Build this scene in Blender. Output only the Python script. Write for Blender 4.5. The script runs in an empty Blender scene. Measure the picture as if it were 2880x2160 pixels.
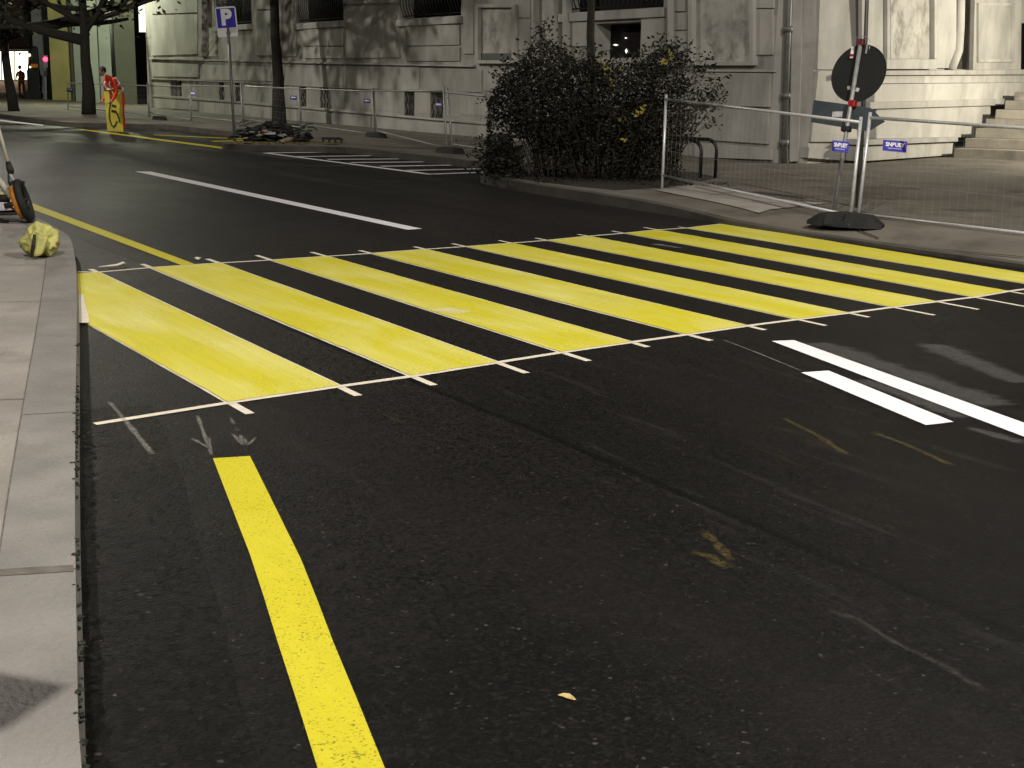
import bpy, bmesh, math, random
from mathutils import Vector, Matrix, noise
random.seed(7)
sc = bpy.context.scene
PI = math.pi

# ------------------------------------------------------------------ camera
CAM_H = 1.4
F_PX, PITCH, ROLL, YAW = 3600.0, 0.22900, 0.02271, 0.57204
S0 = 2880.0 / 2212.0
cyw, syw, cpt, spt = math.cos(YAW), math.sin(YAW), math.cos(PITCH), math.sin(PITCH)
FW = Vector((syw * cpt, cyw * cpt, -spt))
_r0 = Vector((cyw, -syw, 0)); _u0 = _r0.cross(FW)
RT = math.cos(ROLL) * _r0 + math.sin(ROLL) * _u0
UP = -math.sin(ROLL) * _r0 + math.cos(ROLL) * _u0
EYE = Vector((0, 0, CAM_H))
cd = bpy.data.cameras.new('camera'); cam = bpy.data.objects.new('camera', cd); sc.collection.objects.link(cam)
M = Matrix((RT, UP, -FW)).transposed().to_4x4(); M.translation = EYE
cam.matrix_world = M
cd.sensor_width = 36.0; cd.lens = F_PX / 2880.0 * 36.0; cd.clip_start = 0.05; cd.clip_end = 2000
sc.camera = cam

# ------------------------------------------------------------------ night sky, moonlight, exposure
SUN_EL, SUN_ROT = math.radians(8), math.radians(215)
w = bpy.data.worlds.new('World'); sc.world = w; w.use_nodes = True
nt = w.node_tree
bg = nt.nodes['Background']
sky = nt.nodes.new('ShaderNodeTexSky'); sky.sky_type = 'NISHITA'; sky.sun_disc = False
sky.sun_elevation = SUN_EL; sky.sun_rotation = SUN_ROT
nt.links.new(sky.outputs[0], bg.inputs[0]); bg.inputs[1].default_value = 0.0012
sl = bpy.data.lights.new('sun', 'SUN'); sl.energy = 0.01; sl.angle = math.radians(15); sl.color = (1, .93, .82)
so = bpy.data.objects.new('sun', sl); sc.collection.objects.link(so)
so.rotation_euler = (math.radians(50), 0, math.radians(-30))
sc.view_settings.view_transform = 'Standard'; sc.view_settings.look = 'None'
sc.view_settings.exposure = 0.0; sc.view_settings.gamma = 1.0
sc.cycles.use_denoising = True
sc.cycles.max_bounces = 6

# ------------------------------------------------------------------ turning photo measurements into places
def ray(x, y):
    sx, sy = x * S0, y * S0
    return FW + RT * ((sx - 1440) / F_PX) - UP * ((sy - 1080) / F_PX)
def G(x, y, z=0.0):
    d = ray(x, y); t = (z - CAM_H) / d.z
    return EYE + d * t
def depth(p): return (p - EYE).dot(FW)
def PD(x, y, dep): return EYE + ray(x, y) * dep
def RP(x, y, p0, n):
    d = ray(x, y); return EYE + d * ((p0 - EYE).dot(n) / d.dot(n))

# ------------------------------------------------------------------ materials
def newmat(name):
    m = bpy.data.materials.new(name); m.use_nodes = True
    return m, m.node_tree, m.node_tree.nodes['Principled BSDF']
def mat(name, col, rough=0.6, metal=0.0, var=0.25, scale=6.0, bump=0.0, bscale=60.0, spec=0.5, emit=0.0, stain=None, streak=1.0):
    m, t, b = newmat(name)
    b.inputs['Roughness'].default_value = rough; b.inputs['Metallic'].default_value = metal
    b.inputs['Specular IOR Level'].default_value = spec
    tc = t.nodes.new('ShaderNodeTexCoord')
    n1 = t.nodes.new('ShaderNodeTexNoise'); n1.inputs['Scale'].default_value = scale; n1.inputs['Detail'].default_value = 6
    t.links.new(tc.outputs['Object'], n1.inputs['Vector'])
    r = t.nodes.new('ShaderNodeValToRGB')
    r.color_ramp.elements[0].position = .3; r.color_ramp.elements[1].position = .7
    r.color_ramp.elements[0].color = tuple(c * (1 - var) for c in col) + (1,)
    r.color_ramp.elements[1].color = tuple(min(1, c * (1 + var)) for c in col) + (1,)
    t.links.new(n1.outputs['Fac'], r.inputs[0])
    out = r.outputs[0]
    if stain:
        scol, sscale, lo, hi = stain
        n2 = t.nodes.new('ShaderNodeTexNoise'); n2.inputs['Scale'].default_value = sscale; n2.inputs['Detail'].default_value = 8
        n2.inputs['Roughness'].default_value = .65
        mpp = t.nodes.new('ShaderNodeMapping'); mpp.inputs['Scale'].default_value = (1, 1, streak); t.links.new(tc.outputs['Object'], mpp.inputs['Vector'])
        t.links.new(mpp.outputs[0], n2.inputs['Vector'])
        mr = t.nodes.new('ShaderNodeMapRange'); mr.inputs[1].default_value = lo; mr.inputs[2].default_value = hi
        t.links.new(n2.outputs['Fac'], mr.inputs[0])
        mx = t.nodes.new('ShaderNodeMix'); mx.data_type = 'RGBA'
        t.links.new(mr.outputs[0], mx.inputs[0]); t.links.new(out, mx.inputs[6]); mx.inputs[7].default_value = scol + (1,)
        out = mx.outputs[2]
    if name.startswith('facade_stone') or name == 'step_stone':
        gi = t.nodes.new('ShaderNodeNewGeometry'); mi = t.nodes.new('ShaderNodeMapRange'); mi.inputs[3].default_value = .80; mi.inputs[4].default_value = 1.12
        t.links.new(gi.outputs['Random Per Island'], mi.inputs[0])
        hs = t.nodes.new('ShaderNodeHueSaturation'); t.links.new(mi.outputs[0], hs.inputs['Value']); t.links.new(out, hs.inputs['Color']); out = hs.outputs[0]
    t.links.new(out, b.inputs['Base Color'])
    if bump:
        n3 = t.nodes.new('ShaderNodeTexNoise'); n3.inputs['Scale'].default_value = bscale; n3.inputs['Detail'].default_value = 5
        t.links.new(tc.outputs['Object'], n3.inputs['Vector'])
        bp = t.nodes.new('ShaderNodeBump'); bp.inputs['Strength'].default_value = bump; bp.inputs['Distance'].default_value = .02
        t.links.new(n3.outputs['Fac'], bp.inputs['Height']); t.links.new(bp.outputs[0], b.inputs['Normal'])
    if emit:
        b.inputs['Emission Color'].default_value = col + (1,); b.inputs['Emission Strength'].default_value = emit
    return m

def asphalt_mat(name='asphalt', coarse=1.0):
    m, t, b = newmat(name); N = t.nodes.new; L = t.links.new
    tc = N('ShaderNodeTexCoord')
    def noi(scale, det=5, rough=.5, vec=None):
        n = N('ShaderNodeTexNoise'); n.inputs['Scale'].default_value = scale; n.inputs['Detail'].default_value = det
        n.inputs['Roughness'].default_value = rough; L(vec or tc.outputs['Object'], n.inputs['Vector']); return n
    def rng(src, a, c, lo=0., hi=1.):
        r = N('ShaderNodeMapRange'); r.inputs[1].default_value = a; r.inputs[2].default_value = c
        r.inputs[3].default_value = lo; r.inputs[4].default_value = hi; L(src, r.inputs[0]); return r.outputs[0]
    def mul(a, c):
        n = N('ShaderNodeMath'); n.operation = 'MULTIPLY'
        for i, v in ((0, a), (1, c)):
            if isinstance(v, (int, float)): n.inputs[i].default_value = v
            else: L(v, n.inputs[i])
        return n.outputs[0]
    def mix(f, a, c):
        n = N('ShaderNodeMix'); n.data_type = 'RGBA'; L(f, n.inputs[0])
        for i, v in ((6, a), (7, c)):
            if isinstance(v, tuple): n.inputs[i].default_value = v + (1,)
            else: L(v, n.inputs[i])
        return n.outputs[2]
    big = noi(.55, 6, .6)
    col = mix(rng(big.outputs['Fac'], .35, .7), (.0016, .0014, .0013), (.0044, .0038, .0035))
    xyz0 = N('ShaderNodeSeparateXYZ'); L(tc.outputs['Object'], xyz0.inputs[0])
    old_sheen = noi(.35, 4, .5)   # older surface beyond the crossing is greyer, its grazing sheen painted in too
    ad0 = N('ShaderNodeMath'); ad0.operation = 'MULTIPLY_ADD'; L(old_sheen.outputs['Fac'], ad0.inputs[0]); ad0.inputs[1].default_value = 5.0; L(xyz0.outputs[1], ad0.inputs[2])
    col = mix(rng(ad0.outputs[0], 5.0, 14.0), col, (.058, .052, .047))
    # aggregate grains
    v = N('ShaderNodeTexVoronoi'); v.inputs['Scale'].default_value = 125 / coarse; L(tc.outputs['Object'], v.inputs['Vector'])
    sep = N('ShaderNodeSeparateColor'); L(v.outputs['Color'], sep.inputs[0])
    col = mix(rng(sep.outputs[0], .55, 1., 0, .7), col, (.0125, .0110, .0102))
    v2 = N('ShaderNodeTexVoronoi'); v2.inputs['Scale'].default_value = 70 / coarse; L(tc.outputs['Object'], v2.inputs['Vector'])
    sep2 = N('ShaderNodeSeparateColor'); L(v2.outputs['Color'], sep2.inputs[0])
    col = mix(rng(sep2.outputs[0], .72, 1., 0, .6), col, (.0155, .0136, .0126))
    col = mix(rng(sep2.outputs[1], .55, .95, 0, .9), col, (.0008, .0007, .0006))
    col = mix(rng(sep.outputs[1], .988, .9995, 0, .7), col, (.085, .08, .075))
    col = mix(rng(sep.outputs[2], .55, .9, 0, .7), col, (.003, .0027, .0025))
    # worn pale streaks running along the carriageway
    mp = N('ShaderNodeMapping'); mp.inputs['Scale'].default_value = (1.9, .16, 1); mp.inputs['Rotation'].default_value = (0, 0, .12)
    L(tc.outputs['Object'], mp.inputs['Vector'])
    st = noi(1.0, 8, .7, mp.outputs[0])
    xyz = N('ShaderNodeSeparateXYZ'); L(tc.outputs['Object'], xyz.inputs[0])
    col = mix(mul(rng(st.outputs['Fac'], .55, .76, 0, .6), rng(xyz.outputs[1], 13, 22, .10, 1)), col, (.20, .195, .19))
    # drag marks of thin white and yellow paint, slanting
    for ang, sx, sy, c, lo, hi, k, sd in ((.10, 6.0, .55, (.13, .125, .12), .56, .78, .28, 3.1), (-.12, 6.0, .7, (.20, .15, .03), .62, .80, .30, 8.4), (.05, 2.4, .5, (.10, .055, .02), .60, .82, .25, 17.)):
        mp2 = N('ShaderNodeMapping'); mp2.inputs['Rotation'].default_value = (0, 0, ang); mp2.inputs['Scale'].default_value = (sx, sy, 1)
        mp2.inputs['Location'].default_value = (sd, sd * 2, 0); L(tc.outputs['Object'], mp2.inputs['Vector'])
        s2 = noi(1.6, 9, .72, mp2.outputs[0])
        zone = mul(rng(xyz.outputs[0], 2.0, 3.2), rng(xyz.outputs[1], 6.5, 4.8))
        col = mix(mul(rng(s2.outputs['Fac'], lo, hi, 0, k), zone), col, c)
    wob = noi(.6, 3, .5); ad1 = N('ShaderNodeMath'); ad1.operation = 'MULTIPLY_ADD'; L(wob.outputs['Fac'], ad1.inputs[0]); ad1.inputs[1].default_value = .16; L(xyz.outputs[0], ad1.inputs[2])
    seam = mul(rng(ad1.outputs[0], 2.925, 2.945), rng(ad1.outputs[0], 2.985, 2.965))
    col = mix(mul(seam, .8), col, (.0006, .0005, .0005))
    lane = rng(ad1.outputs[0], 2.95, 2.96, 0, .35); col = mix(lane, col, (.0035, .0031, .0029))
    wt = N('ShaderNodeMath'); wt.operation = 'SINE'; sc1 = N('ShaderNodeMath'); sc1.operation = 'MULTIPLY'; L(ad1.outputs[0], sc1.inputs[0]); sc1.inputs[1].default_value = 3.6; L(sc1.outputs[0], wt.inputs[0])
    col = mix(rng(wt.outputs[0], .2, 1., 0, .30), col, (.011, .0098, .0091))
    # thin film of dust
    dust = noi(1.7, 8, .7)
    col = mix(rng(dust.outputs['Fac'], .52, .85, 0, .16), col, (.034, .031, .028))
    L(col, b.inputs['Base Color'])
    L(rng(big.outputs['Fac'], .3, .7, .56, .48), b.inputs['Roughness'])
    b.inputs['Specular IOR Level'].default_value = .11 / coarse
    n3 = noi(75, 5, .65); bp = N('ShaderNodeBump'); bp.inputs['Strength'].default_value = .5 * coarse; bp.inputs['Distance'].default_value = .012
    L(n3.outputs['Fac'], bp.inputs['Height']); L(bp.outputs[0], b.inputs['Normal'])
    return m

def paint_mat(name, col, pale, palefac, stretch=(1, 1), pores=.25, wear=.62):
    """road paint: brushed/sprayed unevenly, the asphalt showing through in small pores"""
    m, t, b = newmat(name); N = t.nodes.new; L = t.links.new
    tc = N('ShaderNodeTexCoord'); mp = N('ShaderNodeMapping'); mp.inputs['Scale'].default_value = (stretch[0], stretch[1], 1)
    L(tc.outputs['Object'], mp.inputs['Vector'])
    n1 = N('ShaderNodeTexNoise'); n1.inputs['Scale'].default_value = 2.2; n1.inputs['Detail'].default_value = 5; n1.inputs['Distortion'].default_value = .8
    L(mp.outputs[0], n1.inputs['Vector'])
    r = N('ShaderNodeMapRange'); r.inputs[1].default_value = .38; r.inputs[2].default_value = .75; r.inputs[4].default_value = palefac
    L(n1.outputs['Fac'], r.inputs[0])
    mx = N('ShaderNodeMix'); mx.data_type = 'RGBA'; L(r.outputs[0], mx.inputs[0]); mx.inputs[6].default_value = col + (1,); mx.inputs[7].default_value = pale + (1,)
    mp9 = N('ShaderNodeMapping'); mp9.inputs['Scale'].default_value = (9 * stretch[0], 1.2 * stretch[1], 1); L(tc.outputs['Object'], mp9.inputs['Vector'])
    n9 = N('ShaderNodeTexNoise'); n9.inputs['Scale'].default_value = 1.6; n9.inputs['Detail'].default_value = 6; n9.inputs['Roughness'].default_value = .65; L(mp9.outputs[0], n9.inputs['Vector'])
    r9 = N('ShaderNodeMapRange'); r9.inputs[1].default_value = .40; r9.inputs[2].default_value = .72; r9.inputs[4].default_value = .38; L(n9.outputs['Fac'], r9.inputs[0])
    m9 = N('ShaderNodeMix'); m9.data_type = 'RGBA'; L(r9.outputs[0], m9.inputs[0]); L(mx.outputs[2], m9.inputs[6]); m9.inputs[7].default_value = tuple(c * .80 for c in col) + (1,)
    mx = m9
    n2 = N('ShaderNodeTexNoise'); n2.inputs['Scale'].default_value = 130; n2.inputs['Detail'].default_value = 3; L(tc.outputs['Object'], n2.inputs['Vector'])
    n4 = N('ShaderNodeTexNoise'); n4.inputs['Scale'].default_value = 1.4; n4.inputs['Detail'].default_value = 4; L(tc.outputs['Object'], n4.inputs['Vector'])
    ad = N('ShaderNodeMath'); ad.operation = 'MULTIPLY_ADD'; L(n4.outputs['Fac'], ad.inputs[0]); ad.inputs[1].default_value = .35; L(n2.outputs['Fac'], ad.inputs[2])
    r2 = N('ShaderNodeMapRange'); r2.inputs[1].default_value = wear + .18; r2.inputs[2].default_value = wear + .32; r2.inputs[4].default_value = pores; L(ad.outputs[0], r2.inputs[0])
    m2 = N('ShaderNodeMix'); m2.data_type = 'RGBA'; L(r2.outputs[0], m2.inputs[0]); L(mx.outputs[2], m2.inputs[6]); m2.inputs[7].default_value = tuple(c * .12 for c in col) + (1,)
    L(m2.outputs[2], b.inputs['Base Color']); b.inputs['Roughness'].default_value = .62; b.inputs['Specular IOR Level'].default_value = .35
    bp = N('ShaderNodeBump'); bp.inputs['Strength'].default_value = .35; bp.inputs['Distance'].default_value = .01
    L(n2.outputs['Fac'], bp.inputs['Height']); L(bp.outputs[0], b.inputs['Normal'])
    return m

def alpha_mat(name, col, lo=.45, hi=.65, scale=8, amt=.6, stretch=(1, 1, 1)):
    """dusty mark that lets the road show through"""
    m, t, b = newmat(name); N = t.nodes.new; L = t.links.new
    tc = N('ShaderNodeTexCoord'); mp = N('ShaderNodeMapping'); mp.inputs['Scale'].default_value = stretch; L(tc.outputs['Object'], mp.inputs['Vector'])
    n = N('ShaderNodeTexNoise'); n.inputs['Scale'].default_value = scale; n.inputs['Detail'].default_value = 8; n.inputs['Roughness'].default_value = .7
    L(mp.outputs[0], n.inputs['Vector'])
    at = N('ShaderNodeVertexColor'); at.layer_name = 'fade'
    r = N('ShaderNodeMapRange'); r.inputs[1].default_value = lo; r.inputs[2].default_value = hi; r.inputs[4].default_value = amt; L(n.outputs['Fac'], r.inputs[0])
    mu = N('ShaderNodeMath'); mu.operation = 'MULTIPLY'; L(r.outputs[0], mu.inputs[0]); L(at.outputs['Color'], mu.inputs[1])
    L(mu.outputs[0], b.inputs['Alpha']); b.inputs['Base Color'].default_value = col + (1,); b.inputs['Roughness'].default_value = .8
    return m

MT = {}
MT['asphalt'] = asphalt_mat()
MT['gutter'] = asphalt_mat('gutter_asphalt', 1.5)
MT['zebra'] = paint_mat('crossing_yellow', (.60, .535, .026), (.70, .655, .22), .85, (1.5, .4), .6, .60)
MT['yellow'] = paint_mat('line_yellow', (.56, .49, .012), (.60, .54, .04), .5, (1, 1), .8, .60)
MT['white'] = paint_mat('line_white', (.86, .83, .85), (.76, .74, .76), .5, (1, 1), .3, .70)
MT['tape'] = mat('masking_tape', (.66, .60, .49), .7, var=.08, scale=20)
MT['joint'] = mat('joint_dirt', (.105, .095, .08), .95, var=.3, scale=20)
MT['slab'] = mat('pavement_concrete', (.262, .240, .212), .85, var=.2, scale=1.9, bump=.5, bscale=55, stain=((.135, .122, .105), 2.3, .52, .85))
MT['kerb'] = mat('kerb_granite', (.205, .193, .178), .8, var=.2, scale=3, bump=.55, bscale=60, stain=((.13, .12, .105), 3.1, .52, .85))
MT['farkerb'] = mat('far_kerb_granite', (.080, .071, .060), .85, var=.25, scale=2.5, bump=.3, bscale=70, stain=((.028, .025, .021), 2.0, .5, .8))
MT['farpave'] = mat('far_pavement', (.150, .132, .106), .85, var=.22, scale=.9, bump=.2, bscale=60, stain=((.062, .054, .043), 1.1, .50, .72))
MT['pale'] = mat('fresh_concrete_patch', (.34, .31, .275), .85, var=.12, scale=2, bump=.2, bscale=80, stain=((.15, .135, .115), 2.3, .5, .8))
MT['stepstone'] = mat('step_stone', (.30, .275, .225), .8, var=.2, scale=2, bump=.2, bscale=40, stain=((.14, .125, .10), 2.5, .48, .8))
MT['soil'] = mat('soil', (.022, .018, .013), .95, var=.4, scale=9, bump=.8, bscale=25)
MT['stone'] = mat('facade_stone', (.43, .412, .375), .85, var=.16, scale=.55, bump=.15, bscale=25, stain=((.22, .21, .187), 1.5, .47, .78), streak=.3)
MT['stone2'] = mat('facade_stone_smooth', (.455, .438, .40), .8, var=.16, scale=1.2, bump=.1, bscale=30, stain=((.26, .248, .22), 1.7, .47, .78), streak=.3)
MT['marble'] = mat('veined_marble', (.44, .42, .375), .6, var=.2, scale=1.8, bump=.6, bscale=5, stain=((.20, .185, .16), 2.6, .46, .66))
MT['slate'] = mat('slate_strip', (.12, .12, .115), .7, var=.2)
MT['dark'] = mat('dark_glass', (.006, .006, .006), .25, var=.1, spec=.25)
MT['iron'] = mat('black_iron', (.004, .004, .004), .5, var=.2)
MT['galv'] = mat('galvanised_steel', (.66, .66, .66), .40, metal=.35, var=.12, scale=25)
MT['galvd'] = mat('weathered_galvanised_steel', (.34, .34, .33), .5, metal=.35, var=.2, scale=15)
MT['pole'] = mat('grey_painted_pole', (.17, .17, .165), .5, metal=.3, var=.2, scale=12)
MT['darkpole'] = mat('dark_pole', (.045, .042, .04), .5, var=.2)
MT['signback'] = mat('sign_back_black', (.0065, .0075, .0075), .75, var=.25, scale=8)
MT['plateback'] = mat('plate_back_blue_grey', (.040, .050, .058), .7, var=.2, scale=6)
MT['red'] = mat('red_clamp', (.30, .009, .014), .45, var=.15)
MT['maroon'] = mat('maroon_clamp', (.10, .018, .024), .5, var=.2)
MT['blue'] = mat('sign_blue', (.020, .009, .36), .45, var=.08)
MT['signwhite'] = mat('sign_white', (.80, .79, .76), .5, var=.05)
MT['sticker'] = mat('sticker_pale', (.55, .53, .54), .5, var=.2, scale=40)
MT['rubber'] = mat('black_rubber', (.011, .0105, .010), .8, var=.35, scale=10, bump=.4, bscale=40)
MT['bark'] = mat('bark', (.014, .012, .008), .95, var=.4, scale=14, bump=.8, bscale=30)
MT['leaf'] = mat('shrub_leaf', (.0150, .0142, .0090), .55, var=.8, scale=9, spec=.22)
MT['leafy'] = mat('yellow_leaf', (.24, .21, .022), .6, var=.3, scale=6)
MT['leaft'] = mat('tree_leaf', (.050, .062, .022), .6, var=.4, scale=4)
MT['stem'] = mat('shrub_stem', (.055, .040, .030), .9, var=.4, scale=18)
MT['grass'] = mat('kerb_weeds', (.012, .015, .007), .8, var=.4, scale=12)
MT['hiviz'] = mat('orange_workwear', (.85, .060, .018), .8, var=.12, scale=12)
MT['reflex'] = mat('reflective_tape', (.85, .85, .85), .4, var=.05)
MT['skin'] = mat('skin', (.40, .22, .15), .6, var=.08)
MT['hair'] = mat('dark_hair', (.012, .010, .009), .7, var=.2)
MT['stencil'] = mat('yellow_board', (.50, .43, .035), .7, var=.16, scale=4, stain=((.36, .31, .06), 3, .55, .8))
MT['stencilcut'] = mat('black_stencil_mark', (.020, .018, .008), .8, var=.2)
MT['bag'] = mat('yellow_sack', (.47, .45, .14), .7, var=.18, scale=9, bump=.4, bscale=25, stain=((.34, .34, .06), 7, .5, .75))
MT['black'] = mat('matt_black', (.010, .010, .010), .7, var=.2)
MT['orange'] = mat('orange_rim', (.62, .22, .012), .55, var=.2, scale=20)
MT['beige'] = mat('beige_handle', (.36, .34, .26), .6, var=.15)
MT['tray'] = mat('pale_tray', (.66, .63, .68), .4, var=.2, scale=14)
MT['ocher'] = mat('scattered_yellow_leaves', (.24, .19, .055), .9, var=.5, scale=14, bump=.5, bscale=30)
MT['shop'] = mat('lit_shop_window', (1.0, .93, .70), .5, var=.2, scale=.6, emit=3.0)
MT['litwin'] = mat('lit_white_window', (.92, 1.0, .88), .5, var=.05, emit=1.3)
MT['redlamp'] = mat('red_signal_lamp', (1.0, .03, .10), .4, var=.02, emit=6)
MT['lampglint'] = mat('white_lamp_and_glint', (1.0, .97, .85), .4, var=.02, emit=1.2)  # machine lamps, also the glowing reflections painted on dark glass
MT['lens'] = mat('street_lamp_lens', (1.0, .88, .68), .4, var=.02, emit=4)
MT['pinkwall'] = mat('pinkish_render', (.30, .215, .18), .9, var=.2, scale=.5, stain=((.16, .13, .10), .8, .5, .8))
MT['greywall'] = mat('grey_blue_pillar', (.20, .21, .23), .8, var=.1, scale=1.5)
MT['sodiumtint'] = mat('sodium_tint_pillar', (.42, .38, .15), .8, var=.15, scale=1)  # sodium lamplight painted into the stone tint
MT['paletint'] = mat('pale_light_tint_pillar', (.30, .33, .28), .8, var=.12, scale=1)
MT['olivewall'] = mat('olive_wall', (.075, .078, .055), .85, var=.2, scale=.8)
MT['chalk'] = alpha_mat('chalk_mark', (.30, .285, .25), .28, .66, 70, .6)
MT['faint'] = alpha_mat('faint_scrape', (.22, .20, .17), .35, .75, 60, .16)
MT['spray'] = alpha_mat('paint_haze', (.50, .485, .48), .22, .95, 55, .20)
MT['ychalk'] = alpha_mat('yellow_scuff', (.30, .22, .05), .38, .72, 60, .30)
MT['whitehaze'] = alpha_mat('white_haze_on_paint', (.85, .83, .78), .25, .80, 6, .85)
MT['leafdry'] = mat('dry_leaf', (.44, .33, .13), .8, var=.3, scale=60)

# ------------------------------------------------------------------ mesh helpers
ORG = {}
def org(o): return ORG.get(o.name, Vector((0, 0, 0))) if o else Vector((0, 0, 0))
class MB:
    def __init__(s): s.v = []; s.f = []; s.fade = None
    def add(s, vs, fs):
        n = len(s.v); s.v += [Vector(v) for v in vs]; s.f += [tuple(i + n for i in f) for f in fs]; return s
    def quad(s, a, b, c, d): return s.add([a, b, c, d], [(0, 1, 2, 3)])
    def poly(s, pts): return s.add(pts, [tuple(range(len(pts)))])
    def prism(s, pts, off):
        """polygon extruded along off"""
        n = len(pts); off = Vector(off)
        s.add(list(pts) + [Vector(p) + off for p in pts],
              [tuple(range(n))[::-1], tuple(range(n, 2 * n))] + [(i, (i + 1) % n, n + (i + 1) % n, n + i) for i in range(n)])
        return s
    def frame_box(s, c, ax, ay, az, hx, hy, hz):
        c = Vector(c); vs = [c + ax * (hx * i) + ay * (hy * j) + az * (hz * k) for k in (-1, 1) for j in (-1, 1) for i in (-1, 1)]
        return s.add(vs, [(0, 2, 3, 1), (4, 5, 7, 6), (0, 1, 5, 4), (2, 6, 7, 3), (0, 4, 6, 2), (1, 3, 7, 5)])
    def box(s, c, hx, hy, hz, rz=0.0):
        return s.frame_box(c, Vector((math.cos(rz), math.sin(rz), 0)), Vector((-math.sin(rz), math.cos(rz), 0)), Vector((0, 0, 1)), hx, hy, hz)
    def tube(s, pts, r, n=8, cap=True):
        pts = [Vector(p) for p in pts]; rs = r if isinstance(r, (list, tuple)) else [r] * len(pts)
        base = len(s.v); prev = None
        for i, p in enumerate(pts):
            a = pts[max(0, i - 1)]; c = pts[min(len(pts) - 1, i + 1)]; d = (c - a).normalized()
            if prev is None:
                e = Vector((0, 0, 1)) if abs(d.z) < .9 else Vector((1, 0, 0)); e = (e - d * e.dot(d)).normalized()
            else: e = (prev - d * prev.dot(d)).normalized()
            prev = e; g = d.cross(e)
            for k in range(n):
                t = 2 * PI * k / n; s.v.append(p + (e * math.cos(t) + g * math.sin(t)) * rs[i])
        for i in range(len(pts) - 1):
            for k in range(n):
                k2 = (k + 1) % n
                s.f.append((base + i * n + k, base + i * n + k2, base + (i + 1) * n + k2, base + (i + 1) * n + k))
        if cap:
            s.f.append(tuple(base + k for k in range(n))[::-1]); s.f.append(tuple(base + (len(pts) - 1) * n + k for k in range(n)))
        return s
    def disc(s, c, ax, ay, r, th, n=40):
        ax, ay = Vector(ax), Vector(ay); nn = ax.cross(ay).normalized()
        return s.prism([Vector(c) + (ax * math.cos(2 * PI * k / n) + ay * math.sin(2 * PI * k / n)) * r for k in range(n)], nn * th)
    def ring(s, c, ax, ay, R, r, n=32, m=8):
        ax, ay = Vector(ax), Vector(ay); nn = ax.cross(ay).normalized(); base = len(s.v)
        for i in range(n):
            t = 2 * PI * i / n; d = ax * math.cos(t) + ay * math.sin(t)
            for j in range(m):
                q = 2 * PI * j / m; s.v.append(Vector(c) + d * (R + r * math.cos(q)) + nn * (r * math.sin(q)))
        for i in range(n):
            for j in range(m):
                a, b2 = i * m + j, i * m + (j + 1) % m; i2 = (i + 1) % n
                s.f.append((base + a, base + b2, base + i2 * m + (j + 1) % m, base + i2 * m + j))
        return s
    def blob(s, c, rx, ry, rz, seg=12, rings=8, jit=0.0, sd=0):
        base = len(s.v); c = Vector(c)
        for i in range(rings + 1):
            th = PI * i / rings
            for k in range(seg):
                ph = 2 * PI * k / seg
                d = Vector((math.sin(th) * math.cos(ph), math.sin(th) * math.sin(ph), math.cos(th)))
                q = 1 + jit * noise.noise(d * 1.9 + Vector((sd, sd * 1.7, 0)))
                s.v.append(c + Vector((d.x * rx, d.y * ry, d.z * rz)) * q)
        for i in range(rings):
            for k in range(seg):
                k2 = (k + 1) % seg; s.f.append((base + i * seg + k, base + i * seg + k2, base + (i + 1) * seg + k2, base + (i + 1) * seg + k))
        return s
    def build(s, name, m, parent=None, smooth=False, bevel=0.0, fade=None):
        o0 = org(parent)
        me = bpy.data.meshes.new(name); me.from_pydata([v - o0 for v in s.v], [], s.f); me.materials.append(MT[m] if isinstance(m, str) else m)
        bm = bmesh.new(); bm.from_mesh(me); bmesh.ops.recalc_face_normals(bm, faces=bm.faces); bm.to_mesh(me); bm.free()
        if smooth: me.polygons.foreach_set('use_smooth', [True] * len(me.polygons))
        if fade is not None:
            at = me.color_attributes.new('fade', 'FLOAT_COLOR', 'POINT')
            for i, q in enumerate(fade): at.data[i].color = (q, q, q, 1)
        o = bpy.data.objects.new(name, me); sc.collection.objects.link(o)
        if parent: o.parent = parent
        ORG[o.name] = o0
        if bevel:
            md = o.modifiers.new('bevel', 'BEVEL'); md.width = bevel; md.segments = 2; md.limit_method = 'ANGLE'
        return o
def tag(o, label=None, cat=None, group=None, kind=None):
    if label: o['label'] = label
    if cat: o['category'] = cat
    if group: o['group'] = group
    if kind: o['kind'] = kind
    return o
def thing(name, loc, label, cat, group=None):
    o = bpy.data.objects.new(name, None); sc.collection.objects.link(o); o.location = loc; o.empty_display_size = .2
    ORG[o.name] = Vector(loc); return tag(o, label, cat, group)
def struct(o): o['kind'] = 'structure'; return o
def resample(pts, step):
    out = [Vector(pts[0])]
    for a, b in zip(pts[:-1], pts[1:]):
        a, b = Vector(a), Vector(b); n = max(1, int((b - a).length / step))
        out += [a.lerp(b, i / n) for i in range(1, n + 1)]
    return out
def smoothline(pts, it=2):
    for _ in range(it):
        q = [pts[0]]
        for a, b in zip(pts[:-1], pts[1:]): q += [a.lerp(b, .25), a.lerp(b, .75)]
        pts = q + [pts[-1]]
    return pts
def text_mesh(s, txt, size, origin, ax, ay, lift, bold=0.0, align='CENTER', sx=1.0):
    cu = bpy.data.curves.new('t', 'FONT'); cu.body = txt; cu.size = size; cu.align_x = align; cu.align_y = 'CENTER'; cu.offset = bold
    ob = bpy.data.objects.new('t', cu); sc.collection.objects.link(ob)
    bpy.context.view_layer.update()
    me = bpy.data.meshes.new_from_object(ob.evaluated_get(bpy.context.evaluated_depsgraph_get()))
    nn = ax.cross(ay).normalized()
    s.add([origin + ax * (v.co.x * sx) + ay * v.co.y + nn * lift for v in me.vertices], [tuple(p.vertices) for p in me.polygons])
    bpy.data.objects.remove(ob); bpy.data.curves.remove(cu); bpy.data.meshes.remove(me)
def Z(v, z): return Vector((v[0], v[1], z))

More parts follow.
